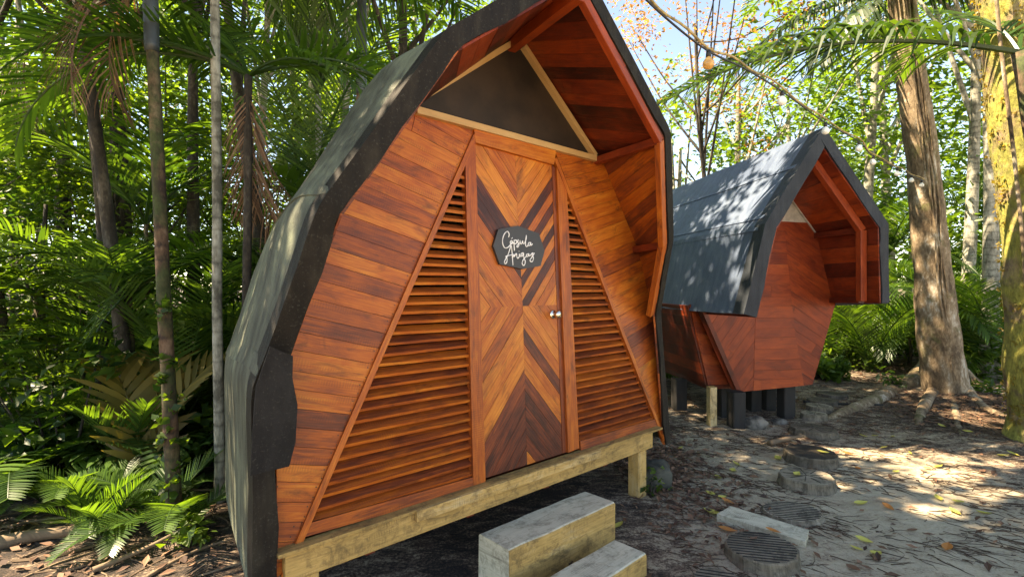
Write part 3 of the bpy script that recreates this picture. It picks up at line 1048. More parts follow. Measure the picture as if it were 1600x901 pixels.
def cabin_two():
    fr = Frame(2.616, 5.6, math.atan2(.143, .99), 0, .37)
    root = empty("wooden_cabin", fr.o, fr.rz)
    tag(root, "smaller red cabin behind with sky-tinted grey gabled roof on black posts", "cabin")
    mp = fr.mp; P = fr.px
    front = [(-.45, .76, 1.31), (-.25, .80, 2.20), (.42, .76, 3.19), (1.06, .85, 2.21), (1.10, .82, 1.42)]
    back = [(-.50, 0, 1.30), (-.25, 0, 2.20), (.42, 0, 3.19), (1.08, 0, 2.21), (1.28, 0, 1.36)]
    rings = [front] + [[(u, dd, z) for u, d, z in back] for dd in (-.1, -1.3, -3.0)]
    inn, rows = roof_shell(rings, .135, .08, 6, .012, root, (M['felt2'], M['fascia2']), ("roof", "fascia", "back_wall"), None, wav=.012, lip=.16, rnd=.015, smooth=False)
    fin = inset(front, .135, .08)
    # felt lap strips, three per slope
    V, Fc = [], []
    for e0, e1, t in ((1, 2, .1), (1, 2, .62), (0, 1, .97), (2, 3, .4)):
        o = len(V)
        for dd in (.72, -.5, -1.7, -2.9):
            a = Vector(front[e0]); b = Vector(front[e1])
            p = a.lerp(b, t); q = a.lerp(b, t - .035)
            outn = Vector((-(b - a).z, 0, (b - a).x)).normalized() * (-1 if False else 1)
            V += [Vector((p.x, -dd, p.z)) + outn * .007, Vector((q.x, -dd, q.z)) + outn * .009, Vector((q.x, -dd, q.z)) - outn * .006]
        for k in range(3):
            a = o + k * 3
            Fc += [(a, a + 3, a + 4, a + 1), (a + 1, a + 4, a + 5, a + 2)]
    finish("felt_seam", V, Fc, M['felt2'], root)
    z = lambda Z: Z + 1.6 - .37
    bl, br_ = (0.0, 0.0), (.937, .06)
    wr, sr, ap, sl, wl = (1.235, 1.0), (1.0, z(.60)), (.43, z(1.30)), (-.12, z(.60)), (-.435, z(-.33))
    sl2, sr2 = (-.03, z(.73)), (.90, z(.73))
    k = .42
    s1t, s1b, s2t, s2b = P(1222, 352), P(1175, 611), P(1232, 350), P(1250, 603)
    # three fields of boards, the seams between them slanting
    cL = P(1208, 352); cT = P(1214, 346); cR = P(1240, 350)
    A1, A2 = P(1180, 470), P(1178, 611)
    mb = MB()
    left = [(wl[0], wl[1]), A2, A1, (sl[0] + .02, sl[1])]
    planks(mb, [wl, bl, P(1177, 610), P(1181, 470), sl], R(52), .11, mp, -.02, 0, lambda k, lo: random.choice((.45, .52, .58, .62)))
    planks(mb, [P(1177, 610), P(1256, 602), P(1242, 520), P(1224, 346), sl2, sl, P(1181, 470)], R(0), .12, mp, -.02, .003, lambda k, lo: random.choice((.44, .5, .55, .62)))
    planks(mb, [P(1256, 602), br_, wr, sr, sr2, P(1224, 346), P(1242, 520)], R(-32), .12, mp, -.02, .001, lambda k, lo: random.choice((.4, .45, .5, .54)))
    mb.build("front_wall", M['red'], root)
    mb = MB()
    planks(mb, [sl, sr, ap], 0, .15, mp, -.03, -.012, lambda k, lo: .6)
    mb.build("gable_panel", M['white_board'], root)
    mb = MB(); poly_bar(mb, [(ap[0] + .02, ap[1] - .02), (sr[0] - .02, sr[1] + .03)], mp, .05, -.012, .02, .6)
    mb.build("batten", M['white_board'], root)
    mb = MB(); poly_bar(mb, [(ap[0] + .06, ap[1] - .01), (sr[0] + .04, sr[1] + .02)], mp, .06, -.012, .04, .5)
    mb.build("inner_rafter", M['red'], root)
    mb = MB(); poly_bar(mb, [(wl[0] - .01, wl[1] + .03), (bl[0] - .01, bl[1])], mp, .05, -.08, .03, .2)
    mb.build("edge_trim", M['red'], root)
    # hull: side walls narrowing down to the floor
    W3 = lambda u, y, z_: Vector((u, y, z_))
    def side(uT, uB, uTb, uBb, zt, name):
        mb = MB()
        soffit(mb, W3(uT, .22, zt), W3(uB, .22, .42), W3(uBb, 2.8, .47), W3(uTb, 2.8, zt), 7, .02, .3)
        mb.build(name, M['red'], root)
    side(-.50, -.27, -.45, -.25, 1.36, "side_wall")
    side(1.2, .95, 1.15, .9, 1.45, "side_wall")
    mb = MB()
    planks(mb, [(-.50, 1.0), (-.27, .05), (1.0, .05), (1.2, 1.0)], R(-8), .12, lambda a, b, c: Vector((a, .20 - c, b + .37)), -.02, 0, lambda k, lo: random.choice((.5, .6, .7)))
    mb.build("hull_front", M['red'], root)
    mb = MB(); mb.prism([(-.25, .23), (.93, .23), (.88, 2.8), (-.22, 2.8)], lambda a, b, c: Vector((a, b, c)), .36, .42, 0, .3); mb.build("floor", M['red'], root)
    # shell sides above the hull are the roof; a plain back wall closes the cabin
    mb = MB()
    planks(mb, [(-.25, .1), (.93, .1), (1.05, 1.1), (.95, 1.85), (.42, 2.7), (-.15, 1.85), (-.4, 1.0)], 0, .13, lambda a, b, c: Vector((a, 2.75 + c, b + .37)), -.02, 0)
    mb.build("back_wall", M['red'], root)
    # soffit
    def fi(i): return Vector((fin[i][0], -fin[i][1], fin[i][2]))
    fac = [wl, sl, ap, sr, (wr[0] - .02, wr[1] + .02)]
    F3 = [mp(a, b, 0) for a, b in fac]
    for i in range(4):
        mb = MB()
        n = 5 if i in (0, 3) else 6
        soffit(mb, fi(i), fi(i + 1), F3[i + 1], F3[i], n, .014, .45)
        mb.build("soffit_panel", M['red'], root)
    # front frame set back from the edge, braces
    def fp(i, back=.16, ins=.05):
        f2 = inset(front, .135 + ins, .08 + ins)
        return Vector((f2[i][0], -f2[i][1] + back, f2[i][2]))
    for i in (1, 2, 3):
        a, b = fp(i), fp(i + 1)
        if i == 3: b = b + Vector((-.02, 0, .02))
        mb = MB(); mb.bar(a, b, .07, .07, up=(0, 1, 0), tone=.55); mb.build("edge_rafter", M['red'], root)
    mb = MB(); mb.bar(fp(3) + Vector((0, 0, .0)), mp(sr[0] - .02, sr[1] - .02, 0), .055, .065, tone=.3); mb.build("brace", M['red'], root)
    mb = MB(); mb.bar(fp(4) + Vector((-.02, 0, .03)), mp(wr[0] - .05, wr[1] + .05, 0), .055, .065, tone=.25); mb.build("brace", M['red'], root)
    mb = MB(); mb.bar(fp(2, .2) - Vector((0, 0, .03)), mp(ap[0], ap[1], 0) - Vector((0, 0, .04)), .06, .08, tone=.4); mb.build("ridge_pole", M['red'], root)
    # posts
    def loc(wx, wy):
        return fr.m.transposed() @ (Vector((wx, wy, 0)) - fr.o)
    posts = [(1150, 666, .075), (1228, 652, .075), (1177, 642, .07), (1061, 640, .075), (1130, 650, .06), (1200, 640, .07)]
    for (px, py, hw) in posts:
        g = on_ground(px, py); l = loc(g.x, g.y)
        mb = MB(); mb.bar((l.x, l.y, -.06), (l.x, l.y, .40), hw * 2, hw * 2, up=(0, 1, 0), tone=.5); mb.build("post", M['black'], root)
    g = on_ground(1112, 664); l = loc(g.x, g.y)
    mb = MB(); mb.bar((l.x, l.y, -.06), (l.x, l.y, .44), .085, .085, up=(0, 1, 0), tone=.95)
    p = mb.build("post", M['yellow'], root); p["label"] = "yellow painted post"
    return fr


cabin_one()
cabin_two()


# ------------------------------------------------------------------ steps, stumps, plank, stones
def step_block(bl, br, fr_, fl, z0, z1, label):
    pts = [Vector(p) for p in (fl, fr_, br, bl)]
    c = sum(pts, Vector((0, 0))) / 4
    root = None
    V, Fc = [], []
    d = (pts[1] - pts[0]).normalized()
    n = 10
    S = 8
    # rounded long block with small irregularities
    mb = MB()
    be = .012
    W_ = (pts[3] - pts[0]).length
    nn = (pts[3] - pts[0]).normalized()
    L = (pts[1] - pts[0]).length
    sec = [(0, z0), (0, z1 - be), (be * .4, z1 - be * .4), (be, z1), (W_ - be, z1), (W_ - be * .4, z1 - be * .4), (W_, z1 - be), (W_, z0)]
    rows = []
    for k in range(n + 1):
        row = []
        for (s, zz) in sec:
            p = pts[0] + d * (L * k / n) + nn * s
            v = Vector((p.x - c.x, p.y - c.y, zz))
            v += noise.noise_vector(Vector((p.x * 5, p.y * 5, zz * 5))) * .006
            row.append(v)
        rows.append(row)
    acc = [0]
    for i in range(len(sec) - 1):
        acc.append(acc[-1] + math.hypot(sec[i + 1][0] - sec[i][0], sec[i + 1][1] - sec[i][1]))
    for k in range(n):
        for i in range(len(sec) - 1):
            mb.cur = 0 if i < 2 else 1
            mb.face([rows[k][i], rows[k][i + 1], rows[k + 1][i + 1], rows[k + 1][i]],
                    [(L * k / n, acc[i], 2), (L * k / n, acc[i + 1], 2), (L * (k + 1) / n, acc[i + 1], 2), (L * (k + 1) / n, acc[i], 2)], .62 if i < 2 else .72)
    mb.cur = 1
    mb.face(list(rows[0]), [(s * .3, zz, 9) for s, zz in sec], .75)
    mb.face(list(reversed(rows[-1])), [(s * .3, zz, 5) for s, zz in reversed(sec)], .7)
    o = mb.build("wooden_step", [M['yellow'], M['grey']])
    o.location = (c.x, c.y, 0)
    tag(o, label, "step")
    return o


v2 = lambda x, y: Vector((x, y))
step_block(v2(-.185, 2.651), v2(.47, 3.186), v2(.639, 3.018), v2(-.016, 2.472), -.03, .25, "tall squared timber step with yellow front, against the near cabin")
step_block(v2(-.06, 2.245), v2(.598, 2.79), v2(.735, 2.66), v2(.09, 2.09), -.03, .13, "low grey timber step in front of the taller step")


def stump(px, py, hw, h, label, grooves=True, tone=.6, soil=False):
    """px,py: centre of the top face in the photo, hw: half width in pixels"""
    g = on_ground(px, py, h)
    r = hw / F_ * g.y
    S, rngs = 28, []
    gz = gh(g.x, g.y)
    rr = [1 + .07 * noise.noise(Vector((math.cos(2 * math.pi * k / S) * 1.5, math.sin(2 * math.pi * k / S) * 1.5, px))) for k in range(S)]
    levels = [(-.08, 1.07), (.0, 1.05), (h * .45, 1.0), (h - .008, 1.0), (h, .965)]
    V, Fc, G, T, MI = [], [], [], [], []
    for zz, s in levels:
        for k in range(S):
            a = 2 * math.pi * k / S
            cr = 1 - .07 * max(0, math.sin(k * 2.7 + px)) * (1 if zz > 0 else .3)
            V.append(Vector((math.cos(a) * r * rr[k] * s * cr, math.sin(a) * r * rr[k] * s * cr * .92, zz)))
    for i in range(len(levels) - 1):
        for k in range(S):
            k2 = (k + 1) % S
            Fc.append((i * S + k, i * S + k2, (i + 1) * S + k2, (i + 1) * S + k))
            G += [(levels[i][0], k * .05, px), (levels[i][0], (k + 1) * .05, px), (levels[i + 1][0], (k + 1) * .05, px), (levels[i + 1][0], k * .05, px)]
            T.append(.35 + .3 * tone)
    Fc.append(tuple((len(levels) - 1) * S + k for k in range(S)))
    G += [(V[(len(levels) - 1) * S + k].x, V[(len(levels) - 1) * S + k].y, px) for k in range(S)]
    T.append(tone)
    o = finish("log_step", V, Fc, M['log'], None, G, T)
    o.location = (g.x, g.y, 0)
    o.rotation_euler = (R(random.uniform(-2, 2)), R(random.uniform(-2, 2)), 0)
    if grooves:
        mb = MB()
        ang = R(-16)
        y = -r * .86
        while y < r * .86:
            hl = math.sqrt(max(0, (r * .92) ** 2 - y * y))
            ca, sa = math.cos(ang), math.sin(ang)
            p = Vector((-hl * ca - y * sa, (-hl * sa + y * ca) * .92, h + .001)); q = Vector((hl * ca - y * sa, (hl * sa + y * ca) * .92, h + .001))
            mb.bar(p, q, .006, .004, tone=.2)
            y += .031
        gr = mb.build("anti_slip_grooves", M['black'], o)
    else:
        mb = MB()
        for j in range(9):
            a = j * .7 + px
            r0_, r1_ = r * .15 * (j % 3), r * random.uniform(.6, .93)
            mb.bar((math.cos(a) * r0_, math.sin(a) * r0_ * .92, h + .001), (math.cos(a + .08) * r1_, math.sin(a + .08) * r1_ * .92, h + .001), .005, .003, tone=.2)
        mb.build("radial_cracks", M['black'], o)
    tag(o, label, "stepping log", "log slices laid as a stepping path")
    return o


stump(1190, 853, 54, .08, "dark grooved log slice in front of the flat board")
stump(1122, 905, 38, .08, "dark log slice cut off by the bottom of the picture")
stump(1238, 797, 43, .02, "pale worn grooved log slice flush with the sand behind the board", tone=.95)
stump(1260, 742, 40, .075, "round log slice with a yellow leaf, right behind the flush one", tone=.75, grooves=False)
stump(1267, 705, 38, .09, "charred taller log slice beside a sunlit patch", tone=.35)
stump(1271, 668, 34, .05, "soil-covered flat log slice half buried in sand", grooves=False, tone=.55)
stump(1272, 645, 19, .07, "small pale grey log slice beside the right post of the far cabin", grooves=False, tone=.95)
stump(1280, 633, 20, .06, "grey log slice just behind the small pale one", grooves=False, tone=.8)
stump(1285, 624, 22, .05, "dark log slice third from the far end of the path", grooves=False, tone=.4)
stump(1300, 614, 22, .05, "farthest dark log slice on the path", grooves=False, tone=.35)

# flat weathered board
q = [on_ground(1120, 802, .045), on_ground(1142, 790, .045), on_ground(1264, 827, .045), on_ground(1258, 846, .045)]
c = sum(q, Vector()) / 4
mb = MB()
mb.prism(ccw([(p.x - c.x, p.y - c.y) for p in q]), lambda a, b, cc: Vector((a, b, cc)), -.02, .045, R(-40), .7)
o = mb.build("weathered_board", M['grey']); o.location = (c.x, c.y, 0)
tag(o, "pale weathered board lying across the stepping path", "board")


def rock(name, loc, sx, sy, sz, mat, label, cat="stone", boxy=0.0, group=None):
    S, Rn = 16, 10
    V, Fc = [], []
    sd = random.random() * 30
    for i in range(Rn + 1):
        ph = math.pi * i / Rn
        for k in range(S):
            a = 2 * math.pi * k / S
            d = Vector((math.sin(ph) * math.cos(a), math.sin(ph) * math.sin(a), math.cos(ph)))
            m_ = max(abs(d.x), abs(d.y), abs(d.z))
            d2 = d / m_ * .9
            p = d.lerp(d2, boxy)
            p = p * (1 + .22 * noise.noise(p * 1.6 + Vector((sd, 0, 0))) + .08 * noise.noise(p * 5 + Vector((sd, 0, 0))))
            V.append(Vector((p.x * sx, p.y * sy, p.z * sz)))
    for i in range(Rn):
        for k in range(S):
            Fc.append((i * S + k, i * S + (k + 1) % S, (i + 1) * S + (k + 1) % S, (i + 1) * S + k))
    o = finish(name, V, Fc, mat, smooth=True)
    o.location = loc
    tag(o, label, cat, group)
    return o


g = on_ground(1022, 768); rock("stone_block", (g.x + .02, g.y + .1, .07), .14, .12, .15, M['darkstone'], "dark mossy squared block beside the near cabin's right post", boxy=.8)
g = on_ground(1183, 668); rock("stone", (g.x, g.y + .05, .03), .15, .10, .09, M['stone'], "rough grey stone beside the front black post")
g = on_ground(1222, 662); rock("stone", (g.x, g.y + .05, .0), .10, .07, .05, M['stone'], "small flat stone between the far cabin's posts")
g = on_ground(1205, 622); mbx = rock("paving_slab", (g.x, g.y, .05), .28, .18, .06, M['stone'], "flat concrete slab under the far cabin", "slab", boxy=.9)
g = on_ground(1398, 520); rock("boulder", at(1402, 500, 13), .75, .5, .55, M['white_board'], "pale boulder seen beyond the tree at the clearing's edge", "boulder")


# ------------------------------------------------------------------ leaf and frond builders
# gaps cut into the crowns to place sun patches on the ground (x, y, half width, half depth)
GAPS = [(3.25, 4.66, .34, .16), (3.62, 4.10, .44, .15), (4.4, 4.36, .36, .08), (2.05, 4.08, .14, .12), (2.02, 4.52, .18, .16), (2.6, 3.9, .14, .10), (3.0, 3.45, .2, .12),
        (5.6, 4.7, .3, .12)]


def in_gap(p):
    gx, gy = p[0] - SUN.x / SUN.z * p[2], p[1] - SUN.y / SUN.z * p[2]
    for (x, y, a, b) in GAPS:
        if ((gx - x) / a) ** 2 + ((gy - y) / b) ** 2 < 1 + .8 * noise.noise(Vector((gx * 6, gy * 6, 0))): return True
    q = noise.noise(Vector((gx * 1.5, gy * 2.2, 9))) + .45 * noise.noise(Vector((gx * 5, gy * 6, 3)))  # smaller scattered holes, cut along the sun's line to make dapples
    return q > .58

def leaf_cloud(name, centers, n_per, spread, size, mat, parent=None, seed=0, up=0.5, aspect=2.2, flat=1.0, sizevar=.4, tones=(0, 1), droop=0.0):
    """many small folded leaves round the given centres; returns one mesh object"""
    rg = np.random.default_rng(seed)
    C = np.repeat(np.array([tuple(c) for c in centers], float), n_per, axis=0)
    n = len(C)
    sp = spread if np.ndim(spread) else np.full(len(centers), spread)
    sp = np.repeat(sp, n_per)[:, None]
    off = rg.normal(size=(n, 3))
    off /= np.linalg.norm(off, axis=1)[:, None]
    off *= rg.random((n, 1)) ** (1 / 2.2)
    off[:, 2] *= flat
    P = C + off * sp
    nrm = rg.normal(size=(n, 3)); nrm[:, 2] = np.abs(nrm[:, 2]) + up * 2
    nrm /= np.linalg.norm(nrm, axis=1)[:, None]
    t = rg.normal(size=(n, 3)) + off * 0.8; t[:, 2] -= droop
    if parent is not None and name == "crown":
        ow = np.array(parent.location)
        keep = np.array([not (p[2] > 2.0 and in_gap(p)) for p in (P + ow)])
        P, off, nrm, t = P[keep], off[keep], nrm[keep], t[keep]
        n = len(P); keepc = keep
    else:
        keepc = np.ones(n, bool)
    t -= nrm * (t * nrm).sum(1)[:, None]
    t /= np.linalg.norm(t, axis=1)[:, None] + 1e-9
    b = np.cross(nrm, t)
    s = size * (1 + sizevar * (rg.random((n, 1)) * 2 - 1))
    wd = s / aspect
    # six-point leaf: base, two shoulders, tip (two quads folded at the midrib)
    p0 = P - t * s * .5
    p3 = P + t * s * .5 - nrm * s * .10
    m1 = P - t * s * .12 + nrm * 0
    l1 = P - t * s * .10 + b * wd * .5 + nrm * s * .07
    r1 = P - t * s * .10 - b * wd * .5 + nrm * s * .07
    V = np.stack([p0, l1, p3, r1], axis=1).reshape(-1, 3)
    idx = np.arange(n)[:, None] * 4
    Fa = np.concatenate([idx + np.array([[0, 3, 2]]), idx + np.array([[0, 2, 1]])], axis=1).reshape(-1, 3)
    me = bpy.data.meshes.new(name)
    me.vertices.add(len(V)); me.vertices.foreach_set("co", V.astype(np.float32).ravel())
    me.loops.add(len(Fa) * 3); me.loops.foreach_set("vertex_index", Fa.astype(np.int32).ravel())
    me.polygons.add(len(Fa))
    me.polygons.foreach_set("loop_start", (np.arange(len(Fa)) * 3).astype(np.int32))
    me.materials.append(mat)
    me.update(calc_edges=True)
    ct = np.repeat(rg.random(len(centers)), n_per)[keepc] * .45 + rg.random(n) * .55
    ct = tones[0] + (tones[1] - tones[0]) * ct
    a = me.attributes.new("tone", 'FLOAT', 'FACE')
    a.data.foreach_set("value", np.repeat(ct, 2).astype(np.float32))
    o = bpy.data.objects.new(name, me)
    COL.objects.link(o)
    if parent is not None: o.parent = parent
    return o


def frond_mesh(name, L=2.0, rise=.9, bend=1.7, n=34, ll=.55, lw=.028, hang=.6, ang=55, mat='frond', seed=0, bare=.12, ragged=.0, curl=0.0, upc=.25):
    """one pinnate palm leaf starting at the origin and heading along +x"""
    rg = random.Random(seed)
    K = 24
    pts, tan = [], []
    p = Vector((0, 0, 0)); a = rise
    for k in range(K + 1):
        pts.append(p.copy())
        t = Vector((math.cos(a), math.sin(curl * k / K) * .3, math.sin(a))).normalized(); tan.append(t)
        p = p + t * (L / K)
        a -= bend / K * (0.6 + .8 * k / K)
    v, f = tube_arrays(pts, [.016 * (L / 2) * (1 - .85 * k / K) + .002 for k in range(K + 1)], 5)
    V, Fc, T = list(v), list(f), [.35] * len(f)
    for i in range(n):
        s = bare + (1 - bare) * i / (n - 1)
        if rg.random() < ragged: continue
        k = min(K - 1, int(s * K)); fr_ = s * K - k
        c = pts[k].lerp(pts[k + 1], fr_); t = tan[k]
        side0 = t.cross(Vector((0, 0, 1))); side0.normalize()
        upv = side0.cross(t)
        ln = ll * (math.sin(math.pi * (.12 + .80 * s)) ** .7) * rg.uniform(.88, 1.1)
        for sg in (-1, 1):
            if rg.random() < ragged * .5: continue
            aa = R(ang * (1 - .35 * s) + rg.uniform(-5, 5))
            d = t * math.cos(aa) + side0 * sg * math.sin(aa) + upv * upc
            d.normalize()
            q = c.copy()
            st = [q.copy()]; wds = [lw * .45]
            S = 4
            wd = Vector((0, 0, 0))
            for j in range(S):
                q = q + d * (ln / S)
                d = (d + Vector((0, 0, -1)) * hang * rg.uniform(.7, 1.3) * (.45 if j < 2 else .6) / 1.6).normalized()
                st.append(q.copy()); wds.append(lw * (1.0, .95, .7, .08)[j])
            i0 = len(V)
            tn = rg.random()
            for j in range(S + 1):
                dd = (st[min(j + 1, S)] - st[max(j - 1, 0)]).normalized()
                wv = dd.cross(upv.cross(dd) if dd.cross(upv).length < .05 else dd.cross(upv).cross(dd)).normalized()
                wv = dd.cross(upv)
                if wv.length < .05: wv = t.copy()
                wv.normalize()
                V += [st[j] - wv * wds[j] * .5, st[j] + wv * wds[j] * .5]
            for j in range(S):
                Fc.append((i0 + 2 * j, i0 + 2 * j + 1, i0 + 2 * j + 3, i0 + 2 * j + 2)); T.append(tn)
    return V, Fc, T, mat


_fr = {}


def frond(key, parent, loc, rz, tilt=0.0, scale=1.0, roll=0.0, name="frond", label=None):
    if key not in _fr:
        kw = FR[key]
        V, Fc, T, mat = frond_mesh(key, **kw)
        me = bpy.data.meshes.new("frond")
        me.from_pydata([tuple(v) for v in V], [], Fc)
        me.materials.append(M[mat])
        a = me.attributes.new("tone", 'FLOAT', 'FACE'); a.data.foreach_set("value", T)
        me.update()
        _fr[key] = me
    o = bpy.data.objects.new(name, _fr[key])
    COL.objects.link(o)
    o.parent = parent
    o.location = loc
    o.rotation_euler = (roll, -tilt, rz)
    o.scale = (scale,) * 3
    if label: o["label"] = label
    return o


FR = {
    'arch': dict(L=2.2, rise=.9, bend=1.9, n=40, ll=.62, lw=.030, hang=.45, seed=1),
    'arch2': dict(L=2.0, rise=.6, bend=1.5, n=36, ll=.55, lw=.032, hang=.7, seed=2, curl=1.5),
    'up': dict(L=2.0, rise=1.35, bend=1.1, n=38, ll=.6, lw=.026, hang=.35, seed=3),
    'broad': dict(L=1.5, rise=.7, bend=1.3, n=18, ll=.42, lw=.065, hang=.35, seed=4, ang=62),
    'fern': dict(L=1.3, rise=1.0, bend=1.5, n=44, ll=.30, lw=.022, hang=.2, seed=5, ang=70),
    'comb': dict(L=2.3, rise=1.2, bend=.9, n=52, ll=.6, lw=.020, hang=.15, seed=6, ang=72),
    'long_hang': dict(L=3.3, rise=.14, bend=.80, n=50, ll=1.0, lw=.046, hang=1.9, upc=.30, mat='frond_dark', seed=7, ang=44, bare=.08),
    'dead': dict(L=1.4, rise=-.9, bend=.9, n=30, ll=.55, lw=.012, hang=.5, seed=8, ang=35, mat='frond_dead', ragged=.15),
    'dead2': dict(L=1.1, rise=-.2, bend=1.4, n=26, ll=.6, lw=.012, hang=1.0, seed=9, ang=40, mat='frond_dead', ragged=.2),
    'yellow': dict(L=1.2, rise=1.0, bend=1.2, n=16, ll=.40, lw=.055, hang=.35, seed=10, ang=55, mat='frond_y'),
    'spiky': dict(L=.9, rise=1.2, bend=.6, n=26, ll=.32, lw=.016, hang=.15, seed=11, ang=40),
}


def palm(loc, top, r0, r1, fronds, label, mat='bark_palm', sheath=None, vine=False, group=None, sheath_len=.9, mid=None, category="palm"):
    """loc: foot, top: crown point (world); fronds: list of (key, azimuth deg, tilt deg, scale)"""
    loc = Vector(loc); top = Vector(top)
    root = empty("palm_tree", loc)
    tag(root, label, category, group)
    h = top - loc
    pts = [Vector((0, 0, -.08))]
    n = 16
    for k in range(1, n + 1):
        t = k / n
        p = h * t
        if mid: p = p + Vector(mid) * math.sin(math.pi * t)
        p += noise.noise_vector(p * 1.5 + loc) * .012
        pts.append(p)
    rad = [r0 * 1.25] + [r0 + (r1 - r0) * k / n for k in range(1, n + 1)]
    tubes("trunk", [(pts, rad)], M[mat], root, 10, .06)
    if sheath:
        d = (pts[-1] - pts[-3]).normalized()
        a = pts[-1] - d * sheath_len
        tubes("crownshaft", [([a, a + d * .05, a + d * sheath_len * .5, pts[-1] + d * .1], [r1 * 1.15, r1 * 1.25, r1 * 1.3, r1 * .8])], M['sheath'], root, 10)
    for (key, az, tl_, sc) in fronds:
        lb = "dead brown drooping frond" if key.startswith('dead') else ("yellowing frond" if key == 'yellow' else None)
        frond(key, root, pts[-1], R(az), R(tl_), sc, label=lb)
    if vine:
        cs = []
        for k in range(60):
            z = random.uniform(.1, 1.6)
            t = z / h.z
            p = h * t + (Vector(mid) * math.sin(math.pi * t) if mid else Vector())
            a = random.uniform(0, 6.28)
            cs.append(p + Vector((math.cos(a) * (r0 + .015), math.sin(a) * (r0 + .015), 0)))
        leaf_cloud("vine", cs, 5, .04, .055, M['leaf'], root, seed=77, up=.2, aspect=1.3)
    return root


# ------------------------------------------------------------------ broadleaf trees
def crown_points(rad, n, seed, hz=.75, shell=.55):
    rg = random.Random(seed)
    out = []
    while len(out) < n:
        p = Vector((rg.uniform(-1, 1), rg.uniform(-1, 1), rg.uniform(-1, 1)))
        l = p.length
        if l > 1 or l < shell * rg.random(): continue
        p = p * (1 + .25 * noise.noise(p * 2 + Vector((seed, 0, 0))))
        out.append(Vector((p.x * rad, p.y * rad, p.z * rad * hz)))
    return out


def make_tree(name, loc, height, r0, crad, label, seed=0, clumps=46, per=90, lsize=.16, leaf='leaf', barkm='bark_dark', lean=(0, 0), crown_base=.55, group=None, hz=.8, spread=.5, limbs=9, tones=(0, 1)):
    rg = random.Random(seed)
    root = empty(name, loc)
    tag(root, label, "tree", group)
    top = Vector((lean[0], lean[1], height * .85))
    pts, rad = [], []
    n = 18
    for k in range(n + 1):
        t = k / n
        p = top * t + Vector((math.sin(t * 3 + seed), math.cos(t * 2.3 + seed), 0)) * .08 * height / 8 - Vector((math.sin(seed), math.cos(seed), 0)) * .08 * height / 8 + Vector((0, 0, -.1 if k == 0 else 0))
        pts.append(p); rad.append(r0 * (1.35 if k == 0 else 1.0 if k > 1 else 1.12) * (1 - .75 * t) + .01)
    cc = Vector((lean[0], lean[1], height - crad * hz * .8))
    cps = [cc + p for p in crown_points(crad, clumps, seed, hz)]
    lst = [(pts, rad)]
    for i in range(limbs):
        k = int(n * (crown_base + (1 - crown_base) * i / limbs)); k = min(k, n - 1)
        tgt = rg.choice(cps)
        a = pts[k]; m_ = a.lerp(tgt, .5) + Vector((0, 0, -.08 * crad))
        q = [Vector(x) for x in resample([a, m_, tgt], 5)]
        lst.append((q, [rad[k] * .55 * (1 - .85 * j / (len(q) - 1)) + .004 for j in range(len(q))]))
    tubes("trunk", lst, M[barkm], root, 9, .10)
    leaf_cloud("crown", cps, per, spread, lsize, M[leaf], root, seed=seed, tones=tones)
    return root


# --- the big tree on the right
def big_tree():
    root = empty("broadleaf_tree", (T1.x, T1.y, 0))
    tag(root, "big leaning brown trunk with flared mossy roots right of the far cabin", "tree")
    Y = 6.75
    prof = [(1484, 640, 50), (1479, 610, 38), (1473, 570, 34), (1466, 520, 33), (1460, 450, 30), (1452, 370, 28), (1441, 250, 25), (1428, 150, 24), (1414, 50, 23), (1404, -60, 21), (1398, -200, 19), (1390, -400, 16)]
    q = resample([(p[0], p[1], p[2]) for p in prof], 5)
    pts = [at(a, b, Y) - Vector((T1.x, T1.y, 0)) for a, b, c in q]
    rad = [c / F_ * Y * .82 for a, b, c in q]
    lst = [(pts, rad)]
    top = pts[-1]
    cps = [top + Vector((0, 0, .5)) + p for p in crown_points(2.6, 50, 5, .6)]
    for i in range(10):
        t = cps[i * 4]
        a = pts[-1 - i]
        lst.append(([a, a.lerp(t, .5) - Vector((0, 0, .15)), t], [.09, .05, .01]))
    tubes("trunk", lst, M['bark_brown'], root, 22, .09)
    # buttress roots
    def rt(path, radii, lab=None):
        P_ = []
        for (px, py, z) in path:
            g = on_ground(px, py, z)
            P_.append(g - Vector((T1.x, T1.y, 0)))
        P_ = [Vector(x) for x in resample(P_, 6)]
        rr = [float(x[0]) for x in resample([(r,) for r in radii], 6)]
        tubes("root", [(P_, rr)], M['bark_brown'], root, 12, .2)
    rt([(1470, 560, .30), (1435, 592, .18), (1400, 610, .07), (1355, 632, .0), (1310, 650, -.03), (1285, 664, -.05)], [.20, .15, .12, .09, .07, .04])
    rt([(1478, 590, .22), (1452, 620, .10), (1440, 645, .02), (1432, 668, -.02)], [.12, .07, .055, .03])
    rt([(1490, 590, .25), (1520, 625, .08), (1550, 645, .03), (1600, 662, -.02)], [.13, .09, .06, .04])
    rt([(1480, 590, .25), (1490, 630, .05), (1500, 680, -.01), (1515, 720, -.03)], [.15, .06, .03, .02])
    rt([(1500, 580, .22), (1530, 600, .06), (1580, 612, .0)], [.10, .06, .03])
    # hanging vines on the right side of the trunk
    vs = []
    for k in range(9):
        of = 8 + k * 3.2
        pv = []
        for (a, b, c) in q[3:-4:2]:
            pv.append(at(a + c * .58 + math.sin(b * .02 + k) * 5 - (k % 4) * 3, b, Y - .16 - .03 * (k % 3)) - Vector((T1.x, T1.y, 0)))
        vs.append((pv[k % 3:], [.008 + .003 * (k % 3)] * len(pv[k % 3:])))
    tubes("hanging_vines", vs, M['bark_brown'], root, 5)
    leaf_cloud("crown", cps, 90, .55, .17, M['leaf'], root, seed=15)
    return root


big_tree()


